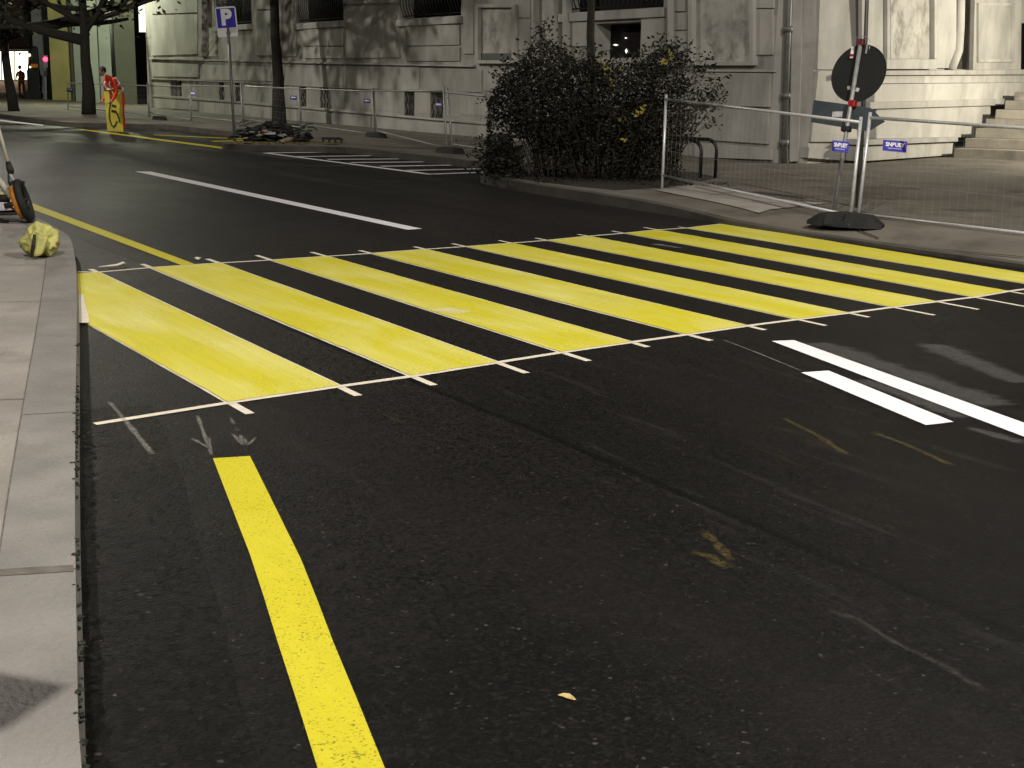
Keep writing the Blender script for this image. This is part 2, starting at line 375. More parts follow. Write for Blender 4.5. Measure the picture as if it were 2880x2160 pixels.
# ------------------------------------------------------------------ ground: road, pavements, kerbs
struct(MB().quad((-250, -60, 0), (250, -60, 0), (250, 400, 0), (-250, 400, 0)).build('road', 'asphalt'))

# left pavement ------------------------------------------------------
lk = [Vector((.16, .5, .12))] + [G(x, y, .12) for x, y in ((170, 1659), (166, 1400), (161, 1100), (163, 850), (166, 700), (165, 600), (163, 555), (153, 512), (129, 496), (90, 474), (66, 466))]
lk += [Vector((1.9, 14.2, .12)), Vector((.2, 15.6, .12)), Vector((-6, 17.5, .12))]
lk = resample(smoothline(lk, 2), .12)
KW = .195
def offset(line, dist):
    out = []
    for i, p in enumerate(line):
        d = (line[min(i + 1, len(line) - 1)] - line[max(i - 1, 0)]); d.z = 0; d.normalize()
        out.append(p + Vector((-d.y, d.x, 0)) * dist)
    return out
lin = offset(lk, KW)
slab = MB()
far = [Vector((-14, p.y if p.y < 14 else 17.5, .118)) for p in lin]
for i in range(len(lin) - 1):
    slab.quad(Z(lin[i], .118), Z(lin[i + 1], .118), far[i + 1], far[i])
struct(slab.build('left_pavement', 'slab'))
# strip of coarser asphalt laid along the kerb
gl = [p for p in lk if .6 < p.y < 5.6]; gm = MB(); go_ = offset(gl, -1.0); ga = []
for i, p in enumerate(gl):
    wd = .36 + .03 * noise.noise(Vector((p.y * 1.7, 0, 0))) - .05 * max(0, p.y - 4.5); q = p + (go_[i] - p).normalized() * wd; ga.append((Z(p, .0012), Z(q, .0012)))
for a_, b_ in zip(ga[:-1], ga[1:]): gm.quad(a_[0], b_[0], b_[1], a_[1])
struct(gm.build('gutter', 'gutter'))
# kerb stones with open joints
kb = MB(); seg = []; acc = 0; start = 0
cum = [0.0]
for i in range(1, len(lk)): cum.append(cum[-1] + (lk[i] - lk[i - 1]).length)
joint_y = [3.38, 5.05, 7.6, 9.7, 11.2, 12.6]
def kseg(pts_o, pts_i):
    for j in range(len(pts_o) - 1):
        a, b, c, d = pts_o[j], pts_o[j + 1], pts_i[j + 1], pts_i[j]
        kb.quad(a, b, c, d); kb.quad(Z(a, -.02) + (a - d).normalized() * .012, Z(b, -.02) + (b - c).normalized() * .012, b, a)
lastj = 0
for jy in joint_y + [99]:
    idx = [i for i, p in enumerate(lk) if p.y < jy and i >= lastj]
    if len(idx) < 2: continue
    e = idx[-1] if jy < 99 else len(lk) - 1
    po, pi2 = lk[lastj:e + 1], lin[lastj:e + 1]
    if lastj: po = [po[0].lerp(po[1], .05)] + po[1:]; pi2 = [pi2[0].lerp(pi2[1], .05)] + pi2[1:]
    kseg(po, pi2); lastj = e
struct(kb.build('left_kerb', 'kerb'))
MB_in = MB()
for i in range(len(lk) - 1): MB_in.quad(Z(lk[i], .111), Z(lk[i + 1], .111), Z(lin[i + 1], .111), Z(lin[i], .111))
struct(MB_in.build('left_kerb_bed', 'joint'))
# slab joints scored in the left pavement
sj = MB()
def dirat(i):
    d = lk[i + 1] - lk[i]; d.z = 0; return d.normalized()
for i in range(0, len(lk) - 1):
    a, b = lin[i], lin[i + 1]; d = dirat(i); n = Vector((-d.y, d.x, 0))
    sj.quad(Z(a, .1205), Z(b, .1205), Z(b + n * .005, .1205), Z(a + n * .005, .1205))
for jy, wd in ((3.38, .050), (5.3, .008), (7.62, .008), (9.15, .008)):
    i = min(range(len(lin)), key=lambda k: abs(lin[k].y - jy)); d = dirat(i); n = Vector((-d.y, d.x, 0)); a = lin[i]
    n = (n + d * .10).normalized()
    if wd > .02: a = a - n * (KW - .004)
    sj.quad(Z(a, .1215), Z(a + d * wd, .1215), Z(a + d * wd + n * 4, .1215), Z(a + n * 4, .1215))
struct(sj.build('pavement_joints', 'joint'))

# far pavement -------------------------------------------------------
fk = [(9.40, -14, .03), (9.40, 6.6, .03), (9.34, 8.2, .03), (9.29, 10.1, .035), (9.40, 11.2, .09), (9.43, 12.2, .12), (9.52, 14.4, .12), (9.66, 15.7, .12),
      (9.85, 16.35, .12), (10.25, 16.75, .12), (10.8, 16.95, .12), (11.3, 17.3, .12), (11.45, 18.2, .12), (11.3, 23.4, .12), (11.1, 24.0, .12), (10.1, 24.45, .12), (9.35, 25.1, .12), (9.25, 25.6, .12),
      (9.7, 26.3, .12), (11.2, 26.8, .12), (11.5, 27.3, .12), (11.5, 35.5, .12), (11.2, 36.3, .12), (9.3, 37.2, .12), (9.0, 38.2, .12), (8.6, 60, .12), (7.5, 140, .12)]
fk = smoothline([Vector(p) for p in fk], 2)
fk2 = []
for i, p in enumerate(fk):
    a, b = fk[max(i - 1, 0)], fk[min(i + 1, len(fk) - 1)]; d = b - a; d.z = 0; d.normalize(); n = Vector((d.y, -d.x, 0))
    fk2.append(p + n * .16)
kb = MB()
for i in range(len(fk) - 1):
    a, b, c, d = fk[i], fk[i + 1], fk2[i + 1], fk2[i]
    up = Vector((0, 0, .004))
    kb.quad(a + up, b + up, c + up, d + up); kb.quad(Z(a, -.02), Z(b, -.02), b + up, a + up)
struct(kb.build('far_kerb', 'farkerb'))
pv = MB(); fk3 = [Vector((p.x + .55 if p.y < 15.5 else max(12.6, p.x + .9), p.y, .12)) for p in fk2]
ys = [p.y for p in fk3]
for i in range(1, len(fk3)): fk3[i].y = max(fk3[i].y, fk3[i - 1].y + 1e-4)
for i in range(len(fk2) - 1):
    pv.quad(fk2[i], fk2[i + 1], fk3[i + 1], fk3[i])
    pv.quad(fk3[i], fk3[i + 1], Vector((80, fk3[i + 1].y, .12)), Vector((80, fk3[i].y, .12)))
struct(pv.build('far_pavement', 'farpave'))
def hz(p):
    best = min(range(len(fk2)), key=lambda i: (fk2[i] - p).to_2d().length)
    q, r = fk2[best], fk3[best]
    t = max(0, min(1, (p.x - q.x) / max(.05, r.x - q.x))); return q.z + (r.z - q.z) * t
def drape(mb, a, b, c, d, lift, n=14):
    g = [[None] * (n + 1) for _ in range(n + 1)]
    for i in range(n + 1):
        for j in range(n + 1):
            p = a.lerp(b, i / n).lerp(d.lerp(c, i / n), j / n); p.z = hz(p) + lift; g[i][j] = p
    for i in range(n):
        for j in range(n): mb.quad(g[i][j], g[i + 1][j], g[i + 1][j + 1], g[i][j + 1])
# pale slab patch behind the kerb and paving joints
pp = MB(); drape(pp, G(1415, 412, .12), G(1500, 401, .12), G(1790, 440, .12), G(1640, 461, .10), .010)
struct(pp.build('pale_paving', 'pale'))
jn = MB()
for a, b in (((1500, 405), (1900, 500)), ((1860, 467), (2212, 497)), ((1900, 505), (2212, 540))):
    p, q = G(*a, .12), G(*b, .12); d = (q - p).normalized(); n = Vector((-d.y, d.x, 0)) * .010
    drape(jn, p - n, q - n, q + n, p + n, .016)
struct(jn.build('far_paving_joints', 'soil'))
# bed of bare soil under the shrub
cb = G(1290, 388, .12)
bed = MB().poly([Z(G(x, y, .126), .126) for x, y in ((1094, 381), (1156, 391), (1236, 400), (1330, 410), (1440, 404), (1500, 394), (1550, 384), (1500, 371), (1250, 362), (1085, 368))])
struct(bed.build('planting_bed', 'soil'))

# ------------------------------------------------------------------ road markings
A = [(642, 1132), (955, 1086), (1155, 1058), (1398, 1019), (1576, 991), (1776, 962), (1929, 941), (2102, 916), (2239, 898.5), (2386.5, 880), (2508, 864), (2634, 848), (2736, 836), (2836, 819)]
B = [(214, 772), (278, 767), (425, 754), (620.6, 741), (764, 732.6), (924, 722), (1045, 714), (1201, 702), (1311.6, 694.6), (1444, 684.6), (1541.6, 677), (1659, 665), (1758.6, 657), (1854, 647), (1933, 642.5), (2037, 630)]
GA = [G(x / S0, y / S0) for x, y in A]; GB = [G(x / S0, y / S0) for x, y in B]
stepv = (GA[12] - GA[4]) / 4
GA += [GA[12] + stepv * 1.0, GA[13] + stepv * 1.0]
ordw = ['first', 'second', 'third', 'fourth', 'fifth', 'sixth', 'seventh', 'eighth']
for k in range(8):
    a, b, c, d = GA[2 * k], GA[2 * k + 1], GB[2 * k + 1], GB[2 * k]
    if k == 0:
        pts = [a, b, c, G(162, 592), G(160, 640), G(168, 687), G(187, 699)]
        lab = 'pale yellow crossing stripe, first from the left kerb and cut off by it'
    else:
        pts = [a, b, c, d]
        lab = 'yellow crossing stripe, %s counted from the left kerb' % ordw[k]
        if k == 1: lab = 'yellow crossing stripe that the far yellow lane line runs into'
        if k == 2: lab = 'yellow crossing stripe with a white chalky blotch near its middle'
        if k == 7: lab = 'yellow crossing stripe nearest the rubber fence foot and the far kerb'
    cen = sum(pts, Vector()) / len(pts)
    # slightly uneven painted edge
    rg = []
    for a_, b_ in zip(pts, pts[1:] + pts[:1]):
        n_ = max(1, int((b_ - a_).length / .05)); d_ = (b_ - a_).normalized(); q_ = Vector((-d_.y, d_.x, 0))
        rg += [a_.lerp(b_, t_ / n_) + q_ * (.011 * noise.noise(a_.lerp(b_, t_ / n_) * 9) if 0 < t_ < n_ else 0) for t_ in range(n_)]
    pts = rg
    o = MB().poly([Z(p, .0045) for p in pts]).build('crossing_stripe', 'zebra')
    tag(o, lab, 'road marking', 'yellow stripes of the pedestrian crossing')
def strip(p, q, wd, z, wob=0.0):
    d = (q - p); L = d.length; d.normalize(); n = Vector((-d.y, d.x, 0)); m = MB(); N = max(2, int(L / .25))
    pr = []
    for i in range(N + 1):
        c = p.lerp(q, i / N) + n * (wob * noise.noise(Vector((i * .6, p.x * 3, p.y)))); pr.append((Z(c - n * wd / 2, z), Z(c + n * wd / 2, z)))
    for i in range(N): m.quad(pr[i][0], pr[i + 1][0], pr[i + 1][1], pr[i][1])
    return m
ne = [(548, 893), (775, 855), (948, 831), (1147, 805), (1270, 780), (1407, 749), (1537, 736), (1660, 712), (1780, 704), (1880, 685), (2010, 682), (2120, 668), (2260, 667), (2300, 650), None, None]
fe = [None, (178, 583), (300, 571), (440, 560), (548, 552), (670, 545), (778, 541), (885, 534), (968, 527), (1073, 520), (1150, 515), (1240, 507), (1310, 500), (1383, 492), (1470, 490), (1580, 483)]
for i in range(16):
    k = i // 2; left = i % 2 == 0
    d0 = (GA[i] - (GB[i] if i else G(186, 698))).normalized()
    near = GA[i] + d0 * ((G(*ne[i]) - GA[i]).length if ne[i] else .3)
    farp = GB[i] - d0 * ((G(*fe[i]) - GB[i]).length if fe[i] else 0.0)
    if i == 0: farp = G(183, 694)
    side = Vector((-d0.y, d0.x, 0)) * (.006 if left else -.006)
    o = strip(near + side, farp + side, .042 if i < 8 else .038, .0015, .004).build('masking_tape', 'tape')
    sd = 'near edge' if left else 'far edge'
    sd = 'left edge' if left else 'right edge'
    tag(o, 'cream masking tape along the %s of the %s yellow stripe from the left kerb' % (sd, ordw[k]), 'tape', 'masking tape strips around the crossing')
p, q = G(205, 917), GA[15]
n0 = Vector((0, -.012, 0))
o = MB()
chain = [p] + [g + n0 for g in GA[:14]] + [GA[15] + n0]
for a, b in zip(chain[:-1], chain[1:]):
    d = (b - a).normalized(); n = Vector((-d.y, d.x, 0)) * .021
    o.quad(Z(a - n, .0030), Z(b - n, .0030), Z(b + n, .0030), Z(a + n, .0030))
tag(o.build('masking_tape', 'tape'), 'long cream masking tape along the near ends of all yellow stripes', 'tape', 'masking tape strips around the crossing')
o = MB()
chain = [G(168, 588)] + [g - n0 for g in GB[1:]]
for a, b in zip(chain[:-1], chain[1:]):
    d = (b - a).normalized(); n = Vector((-d.y, d.x, 0)) * .021
    o.quad(Z(a - n, .0030), Z(b - n, .0030), Z(b + n, .0030), Z(a + n, .0030))
tag(o.build('masking_tape', 'tape'), 'long cream masking tape along the far ends of all yellow stripes', 'tape', 'masking tape strips around the crossing')
o = strip(G(172, 640), G(181, 702), .06, .0135, .008).build('masking_tape', 'tape')
tag(o, 'short wide white tape at the kerb end of the first yellow stripe', 'tape', 'masking tape strips around the crossing')
# crumpled peeled tape ends at the far left
mb = MB(); c = G(262, 578); mb.tube([c + Vector((-.16, .02, .012)), c + Vector((-.03, .0, .02)), c + Vector((.03, .05, .028)), c + Vector((.06, .07, .012))], [.004, .010, .011, .004], 5)
tag(mb.build('tape_scrap', 'tape', smooth=True), 'curled scrap of peeled tape on the far tape line near the left kerb', 'tape scrap')
mb = MB(); c = G(426, 562); mb.blob(c + Vector((0, 0, .012)), .026, .02, .012, 8, 6, .9, 3)
tag(mb.build('tape_scrap', 'tape', smooth=True), 'small balled tape scrap beside the far yellow lane line', 'tape scrap')

# yellow lane line in the foreground (curving), rest of the lines
Lp = [(460, 992), (500, 1096), (540, 1200), (570, 1292), (600, 1390), (642, 1520), (685, 1659), (735, 1830)]
Rp = [(540, 987), (594, 1096), (650, 1210), (686, 1300), (720, 1390), (774, 1520), (830, 1659), (895, 1830)]
m = MB()
for i in range(len(Lp) - 1): m.quad(*[Z(G(*q), .004) for q in (Lp[i], Lp[i + 1], Rp[i + 1], Rp[i])])
tag(m.build('lane_line', 'yellow'), 'wide fresh yellow lane line curving through the foreground asphalt', 'road marking')
m = MB(); a1, a2 = G(62, 437), G(420, 571); b1, b2 = G(62, 450), G(392, 574)
e1, e2 = a1 + (a1 - a2) * .6, b1 + (b1 - b2) * .6
m.poly([Z(v, .0042) for v in (b2, b1, e2, e1, a1, a2)])
tag(m.build('lane_line', 'yellow'), 'yellow lane line running away from the crossing towards the line marking cart', 'road marking')
m = MB().poly([Z(G(*q), .004) for q in ((292, 371), (325, 371), (912, 495), (880, 497))])
tag(m.build('lane_line', 'white'), 'single long white dash on the dark road beyond the crossing', 'road marking')
a, b, c, d = [G(*q) for q in ((1667, 738), (1715, 736), (2212, 915), (2212, 945))]
m = MB().poly([Z(v, .004) for v in (a, b, c + (c - b) * .5, d + (d - a) * .5)])
tag(m.build('lane_line', 'white'), 'long white line of the pair right of the crossing, leaving the picture', 'road marking')
m = MB().poly([Z(G(*q), .004) for q in ((1730, 806), (1790, 802), (2060, 913), (2000, 920))])
tag(m.build('lane_line', 'white'), 'short white dash beside the longer white line on the right', 'road marking')
m = MB().poly([Z(G(*q), .004) for q in ((165, 279), (175, 279), (482, 318), (480, 322))])
tag(m.build('parking_line', 'yellow'), 'thin yellow parking line in front of the yellow stencil board', 'road marking')
m = MB().poly([Z(G(*q), .004) for q in ((330, 292), (335, 291.2), (545, 300.6), (545, 302))])
m.poly([Z(G(*q), .0042) for q in ((455, 305), (540, 302.4), (550, 303.6), (462, 306.5))])
tag(m.build('parking_line', 'yellow'), 'faint yellow parking bay outline behind the front line, near the parking sign', 'road marking')
m = MB().poly([Z(G(*q), .004) for q in ((0, 262), (0, 258.5), (95, 270), (92, 271.8))])
tag(m.build('parking_line', 'white'), 'thin pale road line at the far left edge of the road', 'road marking')
# hatched bay
hm = MB(); f0, f1 = G(572, 330.5), G(934, 377.5)
dd = (f1 - f0).normalized(); nn = Vector((-dd.y, dd.x, 0)) * .075
hm.quad(Z(f0 - nn, .004), Z(f1 - nn, .004), Z(f1 + nn, .004), Z(f0 + nn, .004))
for (x0, y0), (x1, y1) in (((575, 331), (775, 329)), ((642, 339), (807, 337)), ((707, 345), (887, 344)), ((757, 352), (950, 350)), ((822, 360), (1012, 357)), ((880, 369), (1080, 364.6)), ((932, 377), (1080, 371.5))):
    p, q = G(x0, y0), G(x1, y1); d = (q - p).normalized(); n = Vector((-d.y, d.x, 0)) * .095
    hm.quad(Z(p - n, .0075), Z(q - n, .0075), Z(q + n, .0075), Z(p + n, .0075))
tag(hm.build('bay_hatching', 'white'), 'white hatched no parking bay with slanting bars by the far kerb', 'road marking')

# chalk strokes, paint haze and scuffs -------------------------------
def chalk(pts, wd, m='chalk', z=.0055):
    P = [G(*q) for q in pts]; P = resample(P, .04); mb = MB(); fade = []
    n_ = len(P)
    for i, p in enumerate(P):
        d = (P[min(i + 1, n_ - 1)] - P[max(i - 1, 0)]).normalized(); n = Vector((-d.y, d.x, 0)); ww = wd * (.6 + .8 * abs(noise.noise(p * 9)))
        for s, f in ((-1, 0), (-.4, 1), (.4, 1), (1, 0)):
            mb.v.append(Z(p + n * ww * s * .5, z)); fade.append(f * (.25 if i in (0, n_ - 1) else 1))
    for i in range(n_ - 1):
        for k in range(3): mb.f.append((i * 4 + k, i * 4 + k + 1, i * 4 + 5 + k, i * 4 + 4 + k))
    return mb, fade
def zz(x, y): return (500 * .768 + x * .09258, 1120 * .768 + y * .09258)
for lab, sets in (('chalk arrow with a long shaft pointing at the left corner of the yellow line', [[(455, 425), (680, 1040), (740, 1200)], [(330, 960), (740, 1200)], [(725, 940), (755, 1230), (790, 1370)]]),
                  ('chalk arrow of short splayed strokes above the right corner of the yellow line', [[(1270, 850), (1540, 1140)], [(1470, 870), (1500, 1090)], [(1550, 940), (1590, 1120)], [(1830, 940), (1620, 1130)], [(1230, 480), (1310, 640)], [(1340, 700), (1400, 800)]])):
    mb = MB(); fd = []
    for st in sets:
        b2, f2 = chalk([zz(*q) for q in st], .026); n = len(mb.v); mb.v += b2.v; mb.f += [tuple(i + n for i in f) for f in b2.f]; fd += f2
    tag(mb.build('chalk_arrow', 'chalk', fade=fd), lab, 'chalk mark', 'chalk arrows at the end of the yellow line')
def scuff(pts, wd, m, lab, name='paint_scuff', cat='paint mark', group='pale scuffs on the asphalt', z=.0062):
    mb, fd = chalk(pts, wd); mb.v = [Z(v, z) for v in mb.v]; tag(mb.build(name, m, fade=fd), lab, cat, group)
scuff([(236, 870), (290, 935), (330, 985)], .035, 'chalk', 'long grey scuff crossing the tape end by the left kerb')
scuff([(2010, 745), (2060, 768), (2140, 800), (2212, 830)], .30, 'spray', 'soft white spray streak on the asphalt at the right edge')
scuff([(1760, 742), (1900, 790), (2040, 838), (2160, 880)], .34, 'spray', 'white overspray haze along the upper side of the long white line')
scuff([(1860, 822), (1960, 858), (2080, 906)], .16, 'spray', 'white overspray haze beside the short white dash')
scuff([(1560, 735), (1640, 766), (1730, 803)], .022, 'chalk', 'thin pale chalk line leading to the short white dash')
scuff([(2090, 926), (2212, 960)], .10, 'spray', 'pale smear below the short white dash at the right edge')
scuff([(1490, 1192), (1530, 1205), (1575, 1232)], .055, 'ychalk', 'curved yellow paint scuff on the dark foreground asphalt')
scuff([(1520, 1150), (1555, 1185), (1580, 1215)], .05, 'ychalk', 'brownish paint scuff above the curved yellow one')
scuff([(1790, 1322), (1850, 1340), (1930, 1390), (2050, 1450), (2130, 1500)], .035, 'faint', 'long thin pale scrape in the dark lower right asphalt')
scuff([(1690, 905), (1760, 940), (1830, 985)], .05, 'ychalk', 'faint yellowish tyre smear left of the white dash end')
scuff([(1880, 935), (1950, 960), (2060, 1010)], .05, 'ychalk', 'faint yellowish tyre smear under the white dash')
scuff([(1410, 528), (1470, 537)], .12, 'chalk', 'small pale smear between the far stripes near the far tape')
scuff([(0, 300), (120, 304), (300, 314), (480, 326)], .5, 'spray', 'broad faint white drag mark across the distant road')
scuff([(95, 342), (140, 350), (180, 352)], .5, 'spray', 'short faint white smudge on the distant road')
scuff([(580, 352), (700, 360), (880, 352), (1050, 362)], .22, 'spray', 'pale curved tyre mark before the hatched bay')
scuff([(480, 322), (560, 332), (640, 345)], .6, 'spray', 'pale dusty smear beside the kerb corner')
m, fd = chalk([(948, 668), (975, 673), (1003, 678)], .26); m.v = [Z(v, .0062) for v in m.v]
tag(m.build('chalk_blotch', 'whitehaze', fade=fd), 'white chalky blotch on the third yellow stripe', 'paint mark')
# fallen leaf
c = G(1226, 1509) ; lf = MB(); ax = (RT * 1.0 - Vector((0, 0, RT.z))).normalized(); ay = Vector((-ax.y, ax.x, 0)); u = (ax - ay * .7).normalized(); v2 = Vector((-u.y, u.x, 0))
prof = [(-.030, .0), (-.020, .010), (-.004, .015), (.012, .010), (.027, .002), (.024, -.006), (.006, -.011), (-.012, -.009), (-.024, -.012)]
lf.poly([c + u * a * .85 + v2 * b * .85 + Vector((0, 0, .003 + abs(b) * .3)) for a, b in prof])
tag(lf.build('fallen_leaf', 'leafdry'), 'single small dry yellow leaf lying on the foreground asphalt', 'leaf')
# weeds growing in the gutter at the left kerb
gr = MB(); rnd = random.Random(3)
for i, p in enumerate(lk):
    if p.y < 1.9 or p.y > 6.3: continue
    cl = noise.noise(Vector((p.y * 2.9, 3.3, 0))) + .25
    if cl < 0: continue
    for _ in range(int(16 * cl) + 1):
        d = dirat(i); n = Vector((d.y, -d.x, 0)); r_ = rnd.uniform(.003, .009)
        gr.blob(Z(p + d * rnd.uniform(0, .12) + n * rnd.uniform(-.006, .010), rnd.uniform(.090, .121)), r_ * 1.2, r_ * 1.2, r_ * .7, 6, 4, .9, rnd.uniform(0, 60))
tag(gr.build('kerb_weeds', 'grass'), 'dark moss clinging in patches to the edge of the left kerb', 'weeds', kind='stuff')

# ------------------------------------------------------------------ stone building (main front, corner, portal, steps)
bl = thing('stone_building', (17.5, 22, .12), 'large pale stone building with barred windows and carved panels across the road', 'building')
M0 = Vector((16.9, 20, 0)); MD = Vector((.012, 1, 0)).normalized(); MN = Vector((-MD.y, MD.x, 0))      # MN faces the street
_q = ray(1744, 340); P1 = EYE + _q * (17.45 / _q.x); P1.z = .12; P2 = G(1862, 349, .12); P3 = G(2080, 332, .12)
SD = (Z(P2, 0) - Z(P1, 0)).normalized(); SN = Vector((SD.y, -SD.x, 0))
if SN.dot(EYE - P1) < 0: SN = -SN
RD = (Z(P3, 0) - Z(P2, 0)).normalized(); RN = Vector((RD.y, -RD.x, 0))
if RN.dot(EYE - P2) < 0: RN = -RN
def onM(x, y, off=0.0): return RP(x, y, M0 + MN * off, MN)
TD = (Z(P1, 0) - Z(onM(1672, 150), 0)).normalized(); TN = Vector((-TD.y, TD.x, 0))
if TN.dot(EYE - P1) < 0: TN = -TN
def onT(x, y, off=0.0): return RP(x, y, P1 + TN * off, TN)
def onS(x, y, off=0.0): return RP(x, y, P1 + SN * off, SN)
def onR(x, y, off=0.0): return RP(x, y, P2 + RN * off, RN)
WT = 10.0
def plate(mb, fn, quad, off, thick):
    """a slab of the given photo outline, its face 'off' proud of the wall plane, 'thick' deep"""
    n = {onM: MN, onS: SN, onT: TN, onR: RN}[fn]
    pts = [fn(x, y, off) for x, y in quad]
    for p in pts:
        if p.z < .05: p.z = .05
    return mb.prism(pts, -n * thick)
def rect(x0, y0, x1, y1, sl=0.0): return [(x0, y0), (x1, y0 + sl * (x1 - x0)), (x1, y1 + sl * (x1 - x0)), (x0, y1)]
# the wall is laid out as courses between openings: y is along the front (far = large)
yL = onM(318, 150).y; yR = onM(1672, 150).y
wins = []                        # (y_near, y_far, z_bottom, z_top)
def winrect(x0, x1, yb, ztop, yt=None):
    a, b = onM(x0, yb), onM(x1, yb)
    zt = ztop if yt is None else .5 * (onM(x0, yt).z + onM(x1, yt).z)
    return (min(a.y, b.y), max(a.y, b.y), .5 * (a.z + b.z), zt)
big = [winrect(467, 544, 54, 6.3), winrect(643, 742, 47, 5.9), winrect(866, 996, 37.5, 5.6), winrect(1220, 1433, 22, 5.4)]
low = winrect(1285, 1382, 125, 0, 49)
bas = [winrect(368, 393, 208, 0, 172)]
for x0, x1, yt, yb in ((473, 485, 177, 217), (508, 519, 178, 219), (649, 662, 188, 230), (691, 710, 189, 233), (873, 895, 198, 250), (929, 957, 200, 255)):
    bas.append(winrect(x0, x1, yb, 0, yt))
holes = big + [low] + bas
ycuts = sorted(set([yR, yL] + [h[0] for h in holes] + [h[1] for h in holes])); zc = sorted(set([0.0, WT] + [h[2] for h in holes] + [h[3] for h in holes]))
wm = MB()
def wp(y, z, d=0.0): return M0 + MD * ((y - 20) / MD.y) + MN * d + Vector((0, 0, z))
for i in range(len(ycuts) - 1):
    for j in range(len(zc) - 1):
        ym, zm = .5 * (ycuts[i] + ycuts[i + 1]), .5 * (zc[j] + zc[j + 1])
        if any(h[0] < ym < h[1] and h[2] < zm < h[3] for h in holes): continue
        wm.quad(wp(ycuts[i], zc[j]), wp(ycuts[i + 1], zc[j]), wp(ycuts[i + 1], zc[j + 1]), wp(ycuts[i], zc[j + 1]))
for h in holes:                  # reveals
    a, b, z0, z1 = h; D = -.45
    wm.quad(wp(a, z0), wp(a, z1), wp(a, z1, D), wp(a, z0, D)); wm.quad(wp(b, z0), wp(b, z1), wp(b, z1, D), wp(b, z0, D))
    wm.quad(wp(a, z0), wp(b, z0), wp(b, z0, D), wp(a, z0, D)); wm.quad(wp(a, z1), wp(b, z1), wp(b, z1, D), wp(a, z1, D))
pe = wp(yL, 0); back = Vector((12, 0, 0))
wm.quad(pe, pe + Vector((0, 0, WT)), pe + back + Vector((0, 0, WT)), pe + back)          # left end wall
q0, q1 = wp(yR, 0), Z(P1, 0)
wm.quad(q0, q1, q1 + Vector((0, 0, WT)), q0 + Vector((0, 0, WT)))                        # return beside the corner
wm.quad(Z(P1, 0), Z(P2, 0), Z(P2, WT), Z(P1, WT))                                        # splayed corner
PE = Z(P2, 0) + RD * 16
sa, sb, zs = Z(onR(2066, 150), 0), Z(onR(2112, 150), 0), onR(2080, 150).z
wm.quad(Z(P2, 0), sa, Z(sa, WT), Z(P2, WT)); wm.quad(sb, PE, Z(PE, WT), Z(sb, WT)); wm.quad(sa, sb, Z(sb, zs), Z(sa, zs))
rb = -RN * 1.6
wm.quad(Z(sa, zs), Z(sb, zs), Z(sb, zs) + rb, Z(sa, zs) + rb); wm.quad(Z(sa, zs), Z(sa, WT), Z(sa, WT) + rb, Z(sa, zs) + rb); wm.quad(Z(sb, zs), Z(sb, WT), Z(sb, WT) + rb, Z(sb, zs) + rb); wm.quad(Z(sa, zs) + rb, Z(sb, zs) + rb, Z(sb, WT) + rb, Z(sa, WT) + rb)
wm.poly([wp(yL, WT), wp(yR, WT), Z(P1, WT), Z(P2, WT), Z(PE, WT), Z(PE + Vector((0, 20, 0)), WT), pe + back + Vector((0, 0, WT))])
wall = wm.build('wall', 'stone', bl)
for h in big + [low]:
    a, b, z0, z1 = h
    f = MB().quad(wp(a, z0, -.40), wp(b, z0, -.40), wp(b, z1, -.40), wp(a, z1, -.40)).build('window', 'dark', bl)
    if h is not low:
        g = MB(); n = max(6, int((b - a) / .16))
        for k in range(n + 1):
            y = a + (b - a) * k / n
            g.tube([wp(y, z0 + .06, -.10), wp(y, z0 + .35, .02), wp(y, z0 + .9, .05), wp(y, z1, .0)], .012, 5)
        for zz_ in (z0 + .08, z0 + .95): g.tube([wp(a, zz_, -.08 if zz_ < z0 + .2 else .04), wp(b, zz_, -.08 if zz_ < z0 + .2 else .04)], .016, 5)
        g.build('window_grille', 'iron', bl)
        s = MB(); L_ = .12
        s.prism([wp(a - L_, z0 - .02, .10), wp(b + L_, z0 - .02, .10), wp(b + L_, z0 - .20, .10), wp(a - L_, z0 - .20, .10)], -MN * .30)
        s.build('window_sill', 'stone2', bl, bevel=.015)
    else:
        for cx_, cy_, sx_, sy_ in ((1330, 97, 6.5, 2.2), (1352, 82, 3, 1.8), (1353, 110, 3, 6)):
            r = MB().add([onM(cx_ - sx_, cy_, -.38), onM(cx_, cy_ - sy_, -.38), onM(cx_ + sx_, cy_ + .5, -.38), onM(cx_ - .5, cy_ + sy_, -.38)], [(0, 1, 2, 3)])
            r.build('glass_glint', 'lampglint', bl)  # glowing flakes painting the light reflections on the dark glass
for h in bas:
    a, b, z0, z1 = h
    MB().quad(wp(a, z0, -.42), wp(b, z0, -.42), wp(b, z1, -.42), wp(a, z1, -.42)).build('basement_window', 'dark', bl)
    for k in range(3):
        g = MB(); y = a + (b - a) * (k + .5) / 3; pts = []
        for q in range(9): pts.append(wp(y + .06 * math.sin(q * 1.6 + k), z0 + (z1 - z0) * q / 8, -.02))
        g.tube(pts, .018, 5); g.build('scroll_bar', 'iron', bl)
